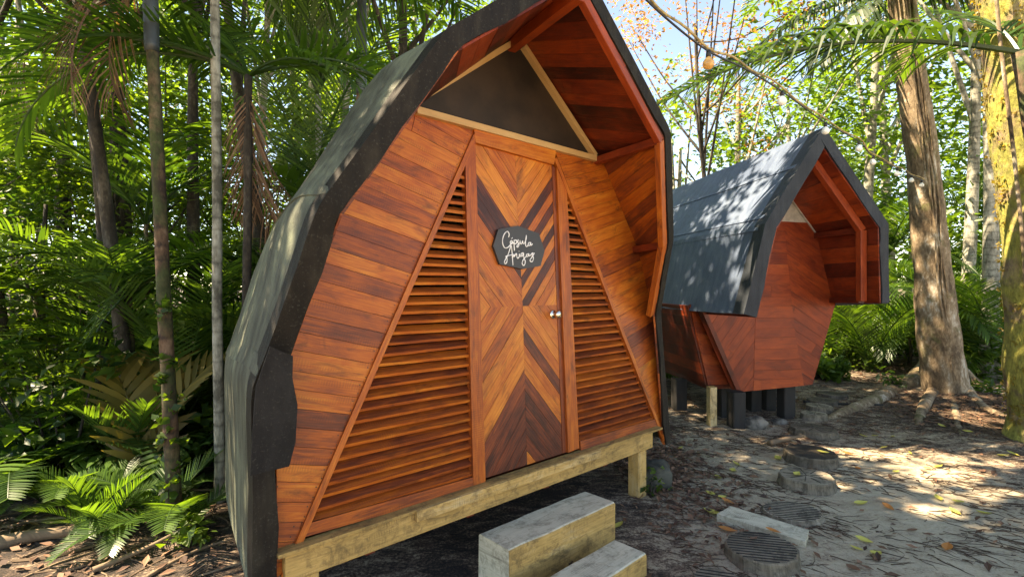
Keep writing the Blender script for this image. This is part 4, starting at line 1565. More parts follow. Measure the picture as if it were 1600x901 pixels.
def mossy_tree():
    Y = 5.0
    base = Vector(((1640 - CX) / F_ * Y, Y, 0))
    root = empty("broadleaf_tree", base)
    tag(root, "moss-covered trunk at the right edge glowing yellow in the sun", "tree")
    prof = [(1642, 700, 60), (1640, 650, 48), (1632, 520, 45), (1622, 380, 43), (1606, 230, 42), (1590, 100, 42), (1580, 0, 42), (1568, -150, 40), (1555, -400, 34)]
    q = resample(prof, 5)
    pts = [at(a, b, Y) - base for a, b, c in q]; rad = [c / F_ * Y for a, b, c in q]
    tubes("trunk", [(pts, rad)], M['bark_moss'], root, 24, .12)
    # loose moss tufts standing off the bark
    rg = random.Random(3); cs = []
    for k in range(420):
        i = rg.randrange(4, len(pts) - 4); a = rg.uniform(0, 6.28)
        cs.append(pts[i] + Vector((math.cos(a), math.sin(a), 0)) * rad[i] * 1.0 + Vector((0, 0, rg.uniform(-.1, .1))))
    leaf_cloud("moss", cs, 10, .05, .035, M['frond_y'], root, seed=6, up=0, aspect=1.5)
    tubes("climbing_stem", [([at(a - c * .55, b, Y - .22) - base for a, b, c in q[2:-6]], [.018] * (len(q) - 8))], M['bark_brown'], root, 6)
    top = pts[-1]
    cps = [top + Vector((1.0, .6, .8)) + p for p in crown_points(2.0, 34, 9, .5)]
    leaf_cloud("crown", cps, 80, .5, .17, M['leaf'], root, seed=25)


mossy_tree()

_used = {}


def zone_label(desc, px, Y):
    z_ = ("by the left edge" if px < 80 else "left of the vine-clad palm" if px < 255 else "between the vine-clad and pale palm trunks" if px < 343
          else "just right of the pale palm trunk" if px < 440 else "behind the near cabin's roof edge")
    _used.setdefault((desc, z_), []).append([Y, None])
    return (desc, z_, Y)


def set_zone_labels(items):
    fam_ = {}
    for o, d, px, Y in items:
        fam_.setdefault(zone_label(d, px, Y)[:2], []).append((Y, o))
    od = ["first", "second", "third", "fourth", "fifth", "sixth", "seventh", "eighth", "ninth", "tenth", "eleventh", "twelfth", "thirteenth"]
    for (d, z_), l in fam_.items():
        l.sort(key=lambda t: t[0])
        for i, (Y, o) in enumerate(l):
            o["label"] = d + " " + z_ + ("" if len(l) == 1 else ", " + od[i] + " from the front")


ZL = []

# ------------------------------------------------------------------ palms and trees, left side
palm(on_ground(274, 832), at(232, -60, 3.25), .046, .036,
     [('arch', 200, -10, .9), ('arch', 150, 5, .95), ('arch2', 250, -12, .9), ('up', 20, -10, .9), ('arch2', 100, 0, 1), ('dead2', 215, -25, .95), ('dead', 245, 5, .8), ('arch', 300, -20, .8), ('dead2', 170, -30, .9)],
     "slender palm with vine leaves on its brown ringed trunk, nearest on the left", sheath=True, vine=True, sheath_len=.62)
palm(on_ground(344, 785), at(334, -120, 3.7), .036, .032, [('arch', 180, 0, 1), ('arch', 260, 0, 1), ('arch2', 30, 0, 1), ('arch', 100, 0, 1)],
     "pale grey smooth palm trunk standing against the near cabin's left side", mat='bark_grey')
palm(on_ground(384, 760), at(388, 118, 3.85), .035, .03,
     [('arch', 190, -30, .9), ('arch', 165, -10, .95), ('arch2', 10, -12, .9), ('arch', 232, -38, .9), ('up', 140, -25, .9), ('arch2', 325, -25, .8), ('arch', 350, -32, .8), ('arch2', 205, -15, .9), ('dead', 262, -38, 1.0), ('dead', 300, -32, .8), ('dead', 220, -42, .9)],
     "palm with reddish dead fronds hanging below its green crown", mat='bark_dark')
palm(on_ground(556, 690), at(566, -40, 4.9), .05, .042, [('arch', 200, -10, 1), ('arch2', 255, -18, 1), ('arch', 320, -10, 1), ('arch', 60, 0, 1), ('arch2', 120, 0, 1), ('long_hang', 290, -5, .6)],
     "palm with dark smooth crownshaft rising behind the near cabin's roof", sheath=True, sheath_len=1.2)
palm(on_ground(150, 700), at(120, 20, 4.4), .05, .04, [('arch', 120, 0, 1.1), ('arch', 200, -8, 1.1), ('arch2', 280, -10, 1), ('arch', 330, 0, 1.1), ('dead2', 240, -30, 1)],
     "palm leaning left with a dry frond, behind the vine-clad palm", mat='bark_dark', mid=(.15, 0, 0))
palm(on_ground(500, 660), at(497, 150, 5.6), .04, .035, [('spiky', a, 0, 1.2) for a in range(0, 360, 40)] + [('arch2', 200, 0, .8)],
     "thin palm with a tuft of spiky leaves near the roof edge", mat='bark_grey')

MIDS = [
    # px foot, distance, height, r0, crown r, lean, barkm, label
    (212, 4.3, 8.5, .055, 2.2, (-.9, .3), 'bark_dark', "dark trunk leaning left behind the vine-clad palm"),
    (305, 6.0, 9, .075, 2.4, (.1, .2), 'bark_dark', "straight dark rough trunk left of the pale palm"),
    (455, 5.6, 9, .085, 2.2, (-1.2, .2), 'bark_dark', "thick dark trunk leaning left near the cabin roof"),
    (90, 6.6, 10, .085, 2.6, (-.3, .3), 'bark_dark', "mid-distance dark trunk at the far left"),
    (385, 7.6, 10, .07, 2.6, (.2, 0), 'bark_grey', "greyish straight trunk among the left trees"),
    (520, 7.2, 10, .06, 2.4, (.2, 0), 'bark_grey', "slim pale trunk behind the roof's left slope"),
    (20, 4.8, 8, .07, 2.2, (-.5, -.2), 'bark_dark', "dark trunk cut by the left edge of the picture"),
]
for i, (px, Y, h, r0, cr, ln, bk, lb) in enumerate(MIDS):
    make_tree("broadleaf_tree", ((px - CX) / F_ * Y, Y, 0), h, r0, cr, lb, seed=20 + i, clumps=34, per=70, lsize=.17, barkm=bk, lean=ln)

YT = [(-30, 5.6, 3.6), (70, 5.2, 2.9), (175, 6.4, 4.2), (250, 7.4, 4.8), (330, 8.4, 4.4), (410, 8.6, 5.2), (120, 8.0, 5.4), (500, 9.0, 5.6), (20, 8.8, 5.0), (600, 9.2, 6.2), (560, 8.4, 4.6), (-60, 7.4, 5.0)]
for i, (px, Y, h) in enumerate(YT):
    yt_ = make_tree("young_tree", ((px - CX) / F_ * Y, Y, 0), h, .03, 1.15, "thin young tree with small dark leaves in the left-hand undergrowth", seed=140 + i, clumps=26, per=70, lsize=.11, spread=.42, barkm='bark_dark', crown_base=.3, hz=1.2,
              group="young trees on the left", limbs=7)
    ZL.append((yt_, "thin dark-leaved young tree", px, Y))

# mostly unseen canopy trees, added between clearing and sun to shade it
CAN = [(-3.6, 1.4, 8.2, 2.2, 0), (-4.9, 3.6, 9.6, 2.3, 2.3), (-1.6, 8.2, 9.6, 2.2, 0), (.6, 6.9, 9.9, 2.2, .2), (-4.4, 2.3, 9.3, 2.0, 3.3), (-4.8, 6.6, 10, 2.4, 0)]
for i, (x, y, h, cr, lx) in enumerate(CAN):
    make_tree("broadleaf_tree", (x - .4, y, 0), h, .13, cr, ["tall shade tree out of the left edge, nearest the camera", "tall shade tree left of the near cabin, its crown leaning over the roof", "tall shade tree right behind the near cabin's left slope", "unseen tall tree added between the cabins to shade the big trunk", "unseen slanting tree at far left, its high crown added to shade the right foreground", "tall shade tree farther left behind the vine-clad palm"][i], seed=60 + i, clumps=40, per=80, lsize=.19, spread=.55, lean=(lx, 0),
              group="shade trees left of the near cabin", barkm='bark_dark')

# ------------------------------------------------------------------ right side trees and palms
def rust_tree():
    r = make_tree("broadleaf_tree", ((1120 - CX) / F_ * 10, 10, 0), 8.2, .06, 2.3, "thin-branched tree with sparse rusty pink leaves against the blue sky", seed=90, clumps=46, per=60, lsize=.09, leaf='leaf_rust', barkm='bark_dark', lean=(-.3, 0), spread=.42, limbs=13, crown_base=.5, hz=1.0)


rust_tree()
make_tree("broadleaf_tree", ((1160 - CX) / F_ * 12, 12, 0), 8.0, .13, 2.2, "light green leafy tree above the far cabin's roof", seed=91, clumps=40, per=46, lsize=.17, leaf='leaf_far', barkm='bark_grey', hz=1.1, limbs=16, crown_base=.35)
make_tree("broadleaf_tree", ((1060 - CX) / F_ * 13, 13, 0), 6.2, .12, 2.2, "small airy green tree between the two cabin roofs", seed=92, clumps=38, per=46, lsize=.18, leaf='leaf_far', barkm='bark_grey', hz=1.0, limbs=14, crown_base=.35)
for i, (px, Y, h, r0, lb) in enumerate([(1340, 11, 11, .13, "pale slim trunk behind the far cabin's gable"), (1505, 9.5, 11, .12, "pale thin trunk right of the big leaning tree"),
                                        (1545, 8.2, 10, .12, "light grey trunk close to the mossy one"), (1395, 14, 11, .16, "distant trunk left of the big leaning tree"),
                                        (1250, 14, 8, .14, "distant tree behind the far cabin's ridge")]):
    make_tree("broadleaf_tree", ((px - CX) / F_ * Y, Y, 0), h, r0, 2.3, lb, seed=100 + i, clumps=36, per=44, lsize=.18, leaf='leaf_far' if i % 2 else 'leaf', barkm='bark_grey', lean=(.3 - .15 * i, 0), crown_base=.5)

# palm outside the right edge whose long frond sweeps across the sky
palm(((1700 - CX) / F_ * 4.6, 4.6, 0), at(1592, 82, 4.6), .07, .06, [('long_hang', 176, 4, 1.02), ('arch', 40, 0, 1), ('arch2', 310, 0, 1), ('arch', 80, 10, 1)],
     "palm at the right edge whose long drooping frond crosses the sky", category="palm")
palm(((1400 - CX) / F_ * 5.9, 5.9, 0) if False else at(1480, 640, 8.0), at(1412, -10, 7.8), .07, .06, [('long_hang', 184, -14, .9), ('long_hang', 208, -24, .85), ('long_hang', 232, -10, .8), ('arch', 150, 0, 1.2), ('long_hang', 350, 0, .9), ('arch', 60, 0, 1.2), ('arch2', 280, 0, 1.2)],
     "palm hidden behind the big leaning trunk with wide fronds on top", category="palm")
for i, (px, py, Y, ks, lb) in enumerate([
    (1560, 592, 8.2, [('comb', 95, 0, 1.25), ('comb', 165, 0, 1.2), ('comb', 210, 0, 1.0), ('comb', 20, 0, 1.1), ('comb', 250, 5, 1.0)], "tall stemless palm with comb-like fronds between the right-hand trunks"),
    (1345, 570, 9.8, [('comb', 190, -5, 1.1), ('comb', 150, 5, 1.3), ('comb', 230, 0, 1), ('comb', 90, 10, 1.4), ('fern', 300, 0, 1.2), ('comb', 30, 0, 1.1)], "feathery green palm clump right behind the far cabin's gable"),
    (1500, 580, 10.5, [('comb', 120, 0, 1.2), ('comb', 200, 0, 1.2), ('comb', 60, 0, 1.2), ('comb', 270, 0, 1)], "distant feathery palm clump right of the big trunk")]):
    r = empty("palm_clump", at(px, py, Y)); r.location.z = gh(r.location.x, r.location.y)
    tag(r, lb, "palm")
    for (k, az, tl_, sc) in ks: frond(k, r, (0, 0, 0), R(az), R(tl_), sc)

# ------------------------------------------------------------------ understorey palms and ferns on the left
US = [
    (40, 640, 3.9, [('broad', 340, -8, 1.0), ('broad', 20, 0, 1.0), ('broad', 300, -5, .9), ('arch2', 70, 0, .7), ('broad', 200, 0, 1)], "broad-leafleted palm at the left edge with dark hanging leaflets"),
    (225, 660, 3.7, [('yellow', 110, 20, 1.1), ('yellow', 155, 25, 1.0), ('broad', 30, 0, .8), ('yellow', 60, 25, 1.0)], "small palm with yellow-brown fronds beside the vine-clad trunk"),
    (300, 600, 5.2, [('comb', 170, 0, .9), ('comb', 10, 0, .9), ('comb', 240, -5, .8), ('comb', 300, -5, .8), ('comb', 90, 0, 1)], "fine comb-leaved palm behind the ringed trunk"),
    (205, 740, 3.9, [('spiky', a, 0, .9) for a in range(0, 360, 45)], "low spiky light green palm seedling near the trunks"),
    (110, 700, 4.6, [('fern', a, -5, 1.0) for a in range(0, 360, 50)], "dark fern clump low on the left"),
    (20, 720, 3.6, [('fern', a, -5, .8) for a in range(10, 360, 60)], "fern clump in the lower left corner"),
    (330, 690, 4.6, [('arch2', 130, 0, .8), ('arch2', 210, 0, .8), ('broad', 280, 0, .8), ('arch', 60, 0, .7)], "young arching palm next to the cabin's left wall"),
    (130, 610, 5.8, [('arch', a, 0, .8) for a in (10, 80, 150, 220, 290)], "mid-distance young palm on the left"),
    (420, 640, 6.4, [('comb', a, 0, .9) for a in (20, 100, 170, 240, 310)], "comb-leaved palm glimpsed between trunks near the roof"),
    (10, 560, 6.6, [('arch', a, 0, 1) for a in (0, 70, 140, 210, 290)], "large young palm far at the left edge"),
]
for (px, py, Y, ks, lb) in US:
    p = at(px, py, Y); r = empty("palm_clump", (p.x, p.y, gh(p.x, p.y)))
    tag(r, lb, "palm")
    for (k, az, tl_, sc) in ks: frond(k, r, (0, 0, random.uniform(0, .1)), R(az + random.uniform(-10, 10)), R(tl_), sc)

# young palms and ferns that close the jungle on the left; nothing tells one from another
rgp = random.Random(99)
KINDS = [('comb', 5), ('arch', 5), ('arch2', 6), ('fern', 7), ('up', 5), ('broad', 5)]
for i in range(34):
    px = rgp.uniform(-60, 600); Y = rgp.uniform(4.2, 8.6)
    if px > 300: Y = max(Y, 5.2)
    x = (px - CX) / F_ * Y
    r = empty("palm_clump", (x, Y, gh(x, Y)))
    tag(r, "young palm with a fan of green fronds among the left-hand trunks", "palm", "young palms filling the jungle on the left")
    k, nn_ = KINDS[i % 6]
    hgt = rgp.choice((0, 0, .3, .8, 1.5, 2.3, 3.0))
    if hgt:
        tubes("stem", [([Vector((0, 0, -.05)), Vector((.04, 0, hgt * .5)), Vector((0, 0, hgt))], [.03, .025, .022])], M['bark_palm'], r, 7)
    ZL.append((r, {'comb': "comb-leaved", 'arch': "arching", 'arch2': "drooping", 'fern': "ferny", 'up': "upright", 'broad': "broad-leafleted"}[k] + (" low palm" if hgt < .5 else " stemmed palm"), px, Y))
    a0_ = rgp.uniform(0, 360)
    for j in range(nn_):
        frond(k, r, (0, 0, hgt), R(a0_ + j * 360 / nn_ + rgp.uniform(-15, 15)), R(rgp.uniform(-18, 12)), rgp.uniform(.75, 1.1) * (.8 if Y < 5 else 1))
for i in range(26):
    px = rgp.uniform(-30, 335); Y = rgp.uniform(2.95, 4.9)
    x = (px - CX) / F_ * Y
    r = empty("fern", (x, Y, gh(x, Y)))
    tag(r, "low dark green fern on the ground at the lower left", "fern", "low ferns on the left")
    ZL.append((r, "low feathery fern" if i % 2 else "low spiky fern", px, Y))
    for j in range(6):
        frond('fern' if i % 2 else 'spiky', r, (0, 0, 0), R(j * 60 + rgp.uniform(-15, 15)), R(rgp.uniform(-20, 5)), rgp.uniform(.3, .6))


KR = [(1300, 9.4, 0), (1325, 10.5, 1.2), (1360, 9.0, 0), (1385, 11.0, 2.2), (1420, 9.6, .6), (1500, 9.0, 0), (1520, 10.2, 1.6), (1545, 8.9, 0), (1570, 10.0, 2.4), (1590, 8.6, .5), (1615, 9.6, 1.2), (1240, 12.0, 1.2), (1100, 11.0, .8), (1180, 12.5, 1.5)]
for i, (px, Y, hgt) in enumerate(KR):
    x = (px - CX) / F_ * Y
    r = empty("palm_clump", (x, Y, gh(x, Y)))
    near_ = "behind the far cabin's roof" if px < 1290 else "between the far cabin and the big trunk" if px < 1440 else "between the two right-hand trunks" if px < 1560 else "behind the mossy trunk"
    same_ = sorted(q_[1] for q_ in KR if (q_[0] < 1290) == (px < 1290) and (q_[0] < 1440) == (px < 1440) and (q_[0] < 1560) == (px < 1560))
    tag(r, "young green palm " + near_ + ", " + ["first", "second", "third", "fourth", "fifth"][same_.index(Y)] + " from the front", "palm", "young palms beyond the clearing")
    if hgt:
        tubes("stem", [([Vector((0, 0, -.05)), Vector((.04, 0, hgt * .5)), Vector((0, 0, hgt))], [.035, .03, .025])], M['bark_palm'], r, 7)
    a0_ = rgp.uniform(0, 360)
    for j in range(7):
        frond(('comb', 'arch', 'up')[i % 3], r, (0, 0, hgt), R(a0_ + j * 51 + rgp.uniform(-15, 15)), R(rgp.uniform(-18, 8)), rgp.uniform(.8, 1.1))


# shrubs
def shrub(loc, rad, h, label, seed, size=.09, leaf='leaf', per=60, clumps=14, aspect=2.2, group=None):
    root = empty("shrub", loc); tag(root, label, "shrub", group)
    rg = random.Random(seed)
    cps = [Vector((rg.uniform(-1, 1) * rad, rg.uniform(-1, 1) * rad, rg.uniform(.15, 1) * h)) for _ in range(clumps)]
    st = [([Vector((c.x * .15, c.y * .15, -.03)), Vector((c.x * .6, c.y * .6, c.z * .55)), c], [.012, .008, .003]) for c in cps]
    tubes("stems", st, M['bark_dark'], root, 5)
    leaf_cloud("foliage", cps, per, .19 * max(rad, .3) / .5, size, M[leaf], root, seed=seed, aspect=aspect)
    return root


SH = [(1310, 9.5, .7, .65, "glossy green shrub right of the far cabin's front wall"), (1370, 10.2, .8, .8, "mid-green shrub left of the big tree's trunk"), (1420, 10.8, .6, .7, "shrub tucked behind the big leaning trunk"),
      (1535, 8.4, .5, .6, "broad-leaved shrub between the two right-hand trunks"), (1575, 8.6, .5, .75, "bright shrub left of the mossy trunk"), (1285, 8.2, .35, .3, "small bright green plant at the far cabin's corner"),
      (1075, 8.9, .6, .45, "green plants seen under the far cabin"), (1225, 11.5, .7, .9, "shrub in the gap behind the far cabin"), (1490, 11.5, .8, 1.0, "shrub in the distance right of the big trunk")]
for i, (px, Y, rd, h, lb) in enumerate(SH):
    x = (px - CX) / F_ * Y
    shrub((x, Y, gh(x, Y)), rd, h, lb, 200 + i, size=.13, per=50, clumps=20, leaf='leaf_far')
SL = [(60, 5.0), (150, 5.6), (260, 5.8), (340, 6.6), (30, 7.4), (200, 7.6), (430, 7.2), (300, 4.4), (100, 4.0), (500, 8.0), (590, 7.4)]
for i, (px, Y) in enumerate(SL):
    x = (px - CX) / F_ * Y
    ZL.append((shrub((x, Y, gh(x, Y)), .55, random.uniform(.5, 1.3), "leafy undergrowth bush", 230 + i, size=.12, per=44, clumps=20, group="undergrowth bushes on the left"), "leafy undergrowth bush", px, Y))
set_zone_labels(ZL)
g = on_ground(292, 852); shrub((g.x, g.y, 0), .12, .16, "tiny vine plant at the foot of the nearest palm", 260, size=.06, per=18, clumps=8, aspect=1.4)
g = on_ground(1392, 615); shrub((g.x, g.y - .1, .12), .10, .26, "small dark-leaved plant on the mossy root", 261, size=.12, per=8, clumps=6, aspect=2.6)
g = on_ground(1525, 620); shrub((g.x, g.y, .03), .22, .16, "low grassy plant right of the big tree's roots", 262, size=.16, per=10, clumps=9, aspect=5)
g = on_ground(1012, 772); shrub((g.x, g.y - .06, 0), .06, .16, "little creeping plant on the dark block", 263, size=.045, per=9, clumps=6, aspect=1.6)

# ------------------------------------------------------------------ distant forest
def distant_forest():
    rg = random.Random(11)
    cs, sp = [], []
    for k in range(2300):
        a = rg.uniform(-62, 62)
        d = rg.uniform(13, 26) if a > -5 else rg.uniform(10, 24)
        x, y = d * math.sin(R(a)), d * math.cos(R(a))
        top = 10.5 if a < 3 else (3.6 + 1.5 * noise.noise(Vector((a * .12, 0, 0))) if a < 32 else 8.5)
        if a < 32 and a > 3: top = top * (d / 16)
        z = rg.uniform(0, 1) ** .8 * top
        cs.append((x, y, z)); sp.append(rg.uniform(.6, 1.3))
    o = leaf_cloud("distant_forest", cs, 56, np.array(sp), .22, M['leaf_far'], None, seed=4, tones=(0, 1))
    tag(o, "sunlit green mass of distant forest leaves behind everything", "forest", None, "stuff")
    tr = []
    for k in range(60):
        a = rg.uniform(-60, 60); d = rg.uniform(11, 24)
        x, y = d * math.sin(R(a)), d * math.cos(R(a))
        h = rg.uniform(7, 12)
        if 3 < a < 32: h = 3.5
        if a > 30 and k % 3: continue
        l = rg.uniform(-.8, .8)
        tr.append(([Vector((x, y, 0)), Vector((x + l * .3, y, h * .5)), Vector((x + l, y, h))], [rg.uniform(.06, .15), .07, .03]))
    o = tubes("distant_trunks", tr, M['bark_grey'], None, 7, .1)
    tag(o, "many thin trunks standing in the distant forest", "trunks", None, "stuff")


distant_forest()

# ------------------------------------------------------------------ litter, twigs, fallen leaves
def in_cabin(x, y):
    lx = (x + .197) * .764 + (y - 2.72) * .645
    ly = -(x + .197) * .645 + (y - 2.72) * .764
    return -1.0 < lx < 1.5 and 0 < ly < 2.4


def ground_leaves(name, n, sampler, size, mat, label, seed, tones=(0, 1)):
    rg = random.Random(seed)
    V, Fc, T = [], [], []
    while len(T) < n * 2:
        x, y = sampler(rg)
        s = size * rg.uniform(.5, 1.3)
        a = rg.uniform(0, 6.28)
        z = gh(x, y) + .004 + rg.random() * .012
        t = Vector((math.cos(a), math.sin(a), rg.uniform(-.3, .3))); b = Vector((-math.sin(a), math.cos(a), rg.uniform(-.35, .35)))
        c = Vector((x, y, z + s * .08)); w_ = s * rg.uniform(.3, .5)
        i = len(V)
        V += [c - t * s * .5, c - b * w_ * .5 + Vector((0, 0, rg.uniform(0, .3) * s * .4)), c + t * s * .5, c + b * w_ * .5 + Vector((0, 0, rg.uniform(0, .3) * s * .4))]
        Fc += [(i, i + 1, i + 2), (i, i + 2, i + 3)]
        tn = tones[0] + rg.random() * (tones[1] - tones[0])
        T += [tn, tn]
    o = finish(name, V, Fc, mat, tone=T)
    tag(o, label, "leaf litter", None, "stuff")


def samp(rg):
    while True:
        r = rg.random()
        if r < .40: x, y = rg.uniform(-6, -1.0), rg.uniform(1.8, 9)
        elif r < .60: x, y = rg.uniform(3, 9), rg.gauss(8.7, .9)
        elif r < .72: x, y = rg.gauss(T1.x, .9), rg.gauss(5.9, .5)
        elif r < .84: x, y = rg.gauss(1.35, .25), rg.gauss(4.3, .7)
        elif r < .92: x, y = rg.uniform(1.0, 4.5), rg.uniform(6.2, 8.5)
        else: x, y = rg.uniform(0, 6), rg.uniform(2, 7)
        if not in_cabin(x, y): return x, y


ground_leaves("leaf_litter", 11000, samp, .07, M['litter'], "brown dead leaves scattered over the forest floor", 41)


def twigs(name, n, sampler, label, lens, rad, mat, seed, align=None, tone=(.1, .5)):
    rg = random.Random(seed)
    V, Fc, T = [], [], []
    for _ in range(n):
        x, y = sampler(rg)
        L = rg.uniform(*lens)
        a = rg.gauss(align[0], align[1]) if align else rg.uniform(0, 6.28)
        r = rad * rg.uniform(.5, 1.5)
        S = 4
        pts = []
        for k in range(S + 1):
            pts.append(Vector((x, y, gh(x, y) + r * .6 + .002)))
            x += math.cos(a) * L / S; y += math.sin(a) * L / S; a += rg.gauss(0, .28)
        tn = rg.uniform(*tone)
        v, f = tube_arrays(pts, [r, r, r * .9, r * .7, r * .3], 4, cap=False)
        o = len(V); V += v; Fc += [tuple(i + o for i in q) for q in f]; T += [tn] * len(f)
    gc = [(V[i].x, V[i].y, 1) for q in Fc for i in q]
    o = finish(name, V, Fc, mat, None, gc, T)
    tag(o, label, "twigs", None, "stuff")


def s_right(rg):
    while True:
        x, y = rg.uniform(.9, 6.5), rg.uniform(1.9, 6.2)
        # clumps of debris
        if noise.noise(Vector((x * 1.8, y * 3.2, 4))) + .25 * noise.noise(Vector((x * 6, y * 9, 1))) > rg.uniform(-.25, .35):
            return x, y


twigs("fine_roots", 5000, s_right, "fine dark roots and twigs matted over the sand", (.03, .20), .0023, M['stick'], 51, (R(-28), .55), (.0, .2))


def s_root(rg):
    a = rg.uniform(math.pi, 2 * math.pi); d = abs(rg.gauss(.95, .35))
    return T1.x + .1 + math.cos(a) * d, T1.y - .15 + math.sin(a) * d * .95


twigs("root_mat", 900, s_root, "tangled thin roots around the big tree's foot", (.25, .8), .006, M['stick'], 52, None, (.05, .45))
twigs("dry_sticks", 260, lambda rg: (rg.uniform(-5, -.9), rg.uniform(2.3, 7)), "dry sticks and stalks littering the ground on the left", (.3, 1.3), .007, M['stick'], 53, (R(35), .7), (.2, .9))

# single fallen leaves one can point at
FL = [(1112, 800, 'y'), (1150, 725, 'y'), (1145, 734, 'y'), (1122, 745, 'y'), (1128, 776, 'y'), (1138, 784, 'o'), (1208, 830, 'o'), (1178, 842, 'r'), (1137, 829, 'o'), (1216, 717, 'y'), (1286, 707, 'y'), (1245, 741, 'y'),
      (1325, 709, 'o'), (1341, 735, 'o'), (1345, 787, 'y'), (1388, 795, 'o'), (1400, 740, 'y'), (1350, 846, 'y'), (1338, 859, 'y'), (1369, 868, 'y'), (1370, 876, 'r'), (1480, 859, 'o'), (1466, 779, 'y'), (1492, 800, 'y'),
      (1496, 786, 'y'), (1537, 801, 'y'), (1449, 734, 'y'), (1467, 731, 'y'), (1568, 713, 'y'), (1583, 711, 'y'), (1422, 709, 'y'), (1395, 683, 'y'), (1349, 681, 'y'), (1367, 681, 'y'), (1472, 669, 'y'), (1512, 677, 'y'),
      (1334, 893, 'r'), (1382, 699, 'y'), (1232, 752, 'y'), (1062, 760, 'r'), (1080, 706, 'r'), (1068, 692, 'r'), (1063, 700, 'y'), (1110, 770, 'y'), (965, 826, 'y'), (1330, 632, 'y'), (1535, 738, 'r'), (1425, 831, 'r'), (1060, 712, 'r')]
proto = {}
LB = {'y': "yellow fallen leaf lying on the sandy ground", 'o': "orange fallen leaf lying on the sandy ground", 'r': "reddish brown fallen leaf lying on the ground"}
NM = {'y': "fallen leaves, yellow", 'o': "fallen leaves, orange", 'r': "fallen leaves, reddish"}
for (key, mt) in (('y', 'leaf_yellow'), ('o', 'leaf_orange'), ('r', 'litter')):
    V, Fc = [], []
    n = 6
    for k in range(n + 1):
        t = k / n; wd = math.sin(math.pi * t ** .85) * .5 * (1 if k not in (0, n) else 0)
        x = (t - .5); z = .10 * (2 * t - 1) ** 2
        V += [Vector((x, wd * .55, z + wd * .16)), Vector((x, 0, z)), Vector((x, -wd * .55, z + wd * .16))]
    for k in range(n):
        a = k * 3
        Fc += [(a, a + 1, a + 4, a + 3), (a + 1, a + 2, a + 5, a + 4)]
    V += [Vector((-.5, .01, .10)), Vector((-.5, -.01, .10)), Vector((-.72, 0, .06))]
    Fc.append((len(V) - 3, len(V) - 2, len(V) - 1))
    me = bpy.data.meshes.new("fallen_leaf"); me.from_pydata([tuple(v) for v in V], [], Fc); me.materials.append(M[mt])
    a = me.attributes.new("tone", 'FLOAT', 'FACE'); a.data.foreach_set("value", [.7] * len(Fc)); me.update()
    proto[key] = me
stump_tops = {(1286, 707): .095, (1245, 741): .08, (1232, 752): .0, (1178, 842): .087, (1208, 830): .05}
LMK = [(1238, 797, "the pale flush log slice"), (1192, 818, "the weathered board"), (1190, 856, "the big grooved log slice"), (1260, 742, "the round log slice"), (1267, 705, "the charred log slice"),
       (1271, 668, "the half-buried log slice"), (961, 815, "the timber steps"), (1022, 745, "the dark stone block"), (1475, 640, "the big tree's foot")]
WORD = {'y': "yellow", 'o': "orange", 'r': "reddish brown"}
ORD = ["", "second ", "third ", "fourth ", "fifth ", "sixth ", "seventh ", "eighth ", "ninth ", "tenth ", "eleventh ", "twelfth "]
fam = {}
for (px, py, k) in FL:
    d, lx, ly, nm = min((math.hypot(px - a, (py - b) * 1.8), a, b, c_) for a, b, c_ in LMK)
    dx, dy = px - lx, (py - ly) * 1.8
    if d < 40 and nm != "the big tree's foot" and abs(dx) < 34: rel = "on or touching"
    elif abs(dx) > abs(dy): rel = "to the right of" if dx > 0 else "to the left of"
    else: rel = "in front of" if dy > 0 else "behind"
    fam.setdefault((k, rel, nm), []).append((d, px, py))
LBL = {}
for (k, rel, nm), lst_ in fam.items():
    lst_.sort()
    for i, (d, px, py) in enumerate(lst_):
        pre = "" if len(lst_) == 1 else (ORD[i] + "nearest ")
        LBL[(px, py)] = pre + WORD[k] + " fallen leaf " + rel + " " + nm
for (px, py, k) in FL:
    z = stump_tops.get((px, py), None)
    g = on_ground(px, py, z or 0)
    if z is None: z = gh(g.x, g.y) + .006
    o = bpy.data.objects.new("fallen_leaf", proto[k]); COL.objects.link(o)
    o.location = (g.x, g.y, z + .004)
    s = random.uniform(.075, .125)
    o.scale = (s, s * random.uniform(.7, 1), s)
    o.rotation_euler = (R(random.uniform(-14, 14)), R(random.uniform(-10, 10)), random.uniform(0, 6.28))
    tag(o, LBL[(px, py)], "leaf", NM[k])

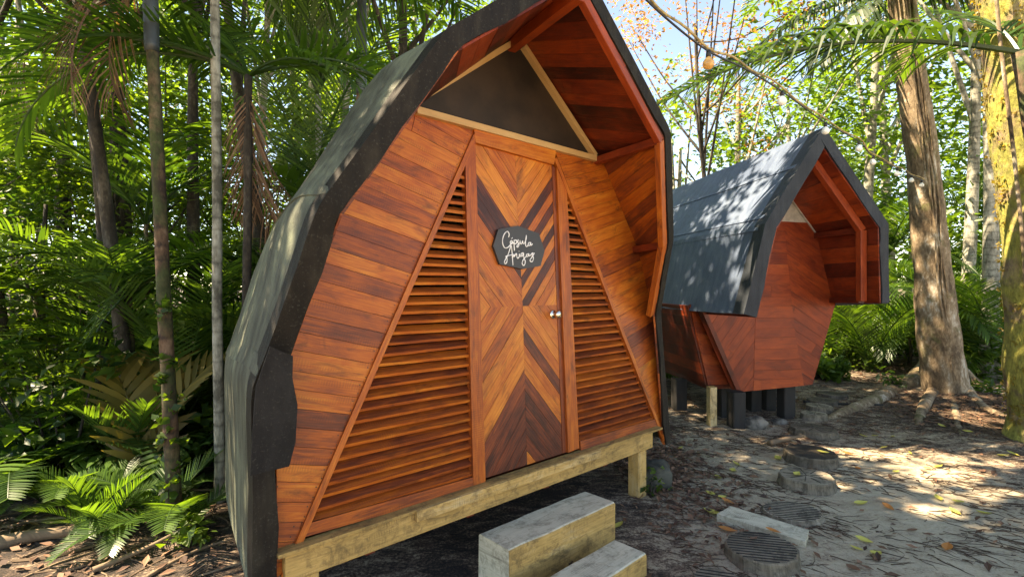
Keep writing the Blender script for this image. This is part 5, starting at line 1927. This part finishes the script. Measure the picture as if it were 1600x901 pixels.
# ------------------------------------------------------------------ string lights
def string_lights():
    P0 = at(980, -30, 1.9)
    root = empty("string_lights", P0)
    tag(root, "string of round festoon bulbs running from top centre to the big tree", "string lights")
    way = [(980, -30, 1.9), (1040, 28, 2.05), (1107, 80, 2.3), (1165, 108, 2.65), (1222, 143, 3.0), (1290, 192, 3.6), (1342, 221, 4.2), (1364, 244, 4.7), (1400, 262, 5.3), (1424, 274, 5.8), (1446, 284, 6.35)]
    pts = [at(*p) - P0 for p in way]
    cur = [Vector(p) for p in resample(pts, 6)]
    tubes("cable", [(cur, [.005] * len(cur))], M['cable'], root, 6)
    rp = [p + Vector((0, 0, .022 + .010 * math.sin(i * .9))) for i, p in enumerate(cur)]
    tubes("support_rope", [(rp, [.006] * len(rp))], M['rope'], root, 6)
    S = 14
    for i, (px, py, Y) in enumerate([(1107, 80, 2.3), (1222, 143, 3.0), (1290, 192, 3.6), (1342, 221, 4.2), (1364, 244, 4.7), (1402, 263, 5.35), (1424, 274, 5.8), (1440, 282, 6.2)]):
        p = at(px, py, Y) - P0
        tubes("socket", [([p + Vector((0, 0, .004)), p - Vector((0, 0, .03))], [.010, .013])], M['cable'], root, 10)
        V, Fc = [], []
        prof = [(.0, .011), (-.008, .017), (-.02, .025), (-.032, .027), (-.044, .024), (-.053, .015), (-.057, .001)]
        for (z, r) in prof:
            for k in range(S):
                a = 2 * math.pi * k / S
                V.append(p + Vector((r * math.cos(a), r * math.sin(a), z - .03)))
        for q in range(len(prof) - 1):
            for k in range(S):
                Fc.append((q * S + k, q * S + (k + 1) % S, (q + 1) * S + (k + 1) % S, (q + 1) * S + k))
        b = finish("bulb", V, Fc, M['amber_bulb'] if i == 0 else M['bulb'], root, smooth=True)
        if i == 0: b["label"] = "amber stained bulb"


string_lights()

# a bent branch and fallen sticks
def stick(path, r, label, mat='stick'):
    pts = [Vector(p) for p in resample([on_ground(x, y, z) for x, y, z in path], 5)]
    o = pts[0].copy()
    t = tubes("fallen_stick", [([p - o for p in pts], [r * (1 - .6 * i / len(pts)) for i in range(len(pts))])], M[mat], None, 8, .15)
    t.location = o
    tag(t, label, "stick")


stick([(1203, 692, .03), (1225, 686, .04), (1255, 680, .05)], .03, "short thick branch beside the charred log slice")
stick([(1255, 627, .02), (1300, 630, .02), (1380, 632, .02)], .025, "long dark pole lying by the far stepping logs", 'black')
stick([(145, 890, .02), (240, 850, .06), (330, 800, .15)], .018, "long dry palm stalk lying at the lower left")
stick([(0, 848, .05), (60, 835, .06), (180, 822, .05)], .05, "thick pale fallen log near the left edge")
stick([(230, 900, .02), (300, 862, .03), (372, 838, .03)], .012, "thin dry stalk pointing at the cabin's corner")
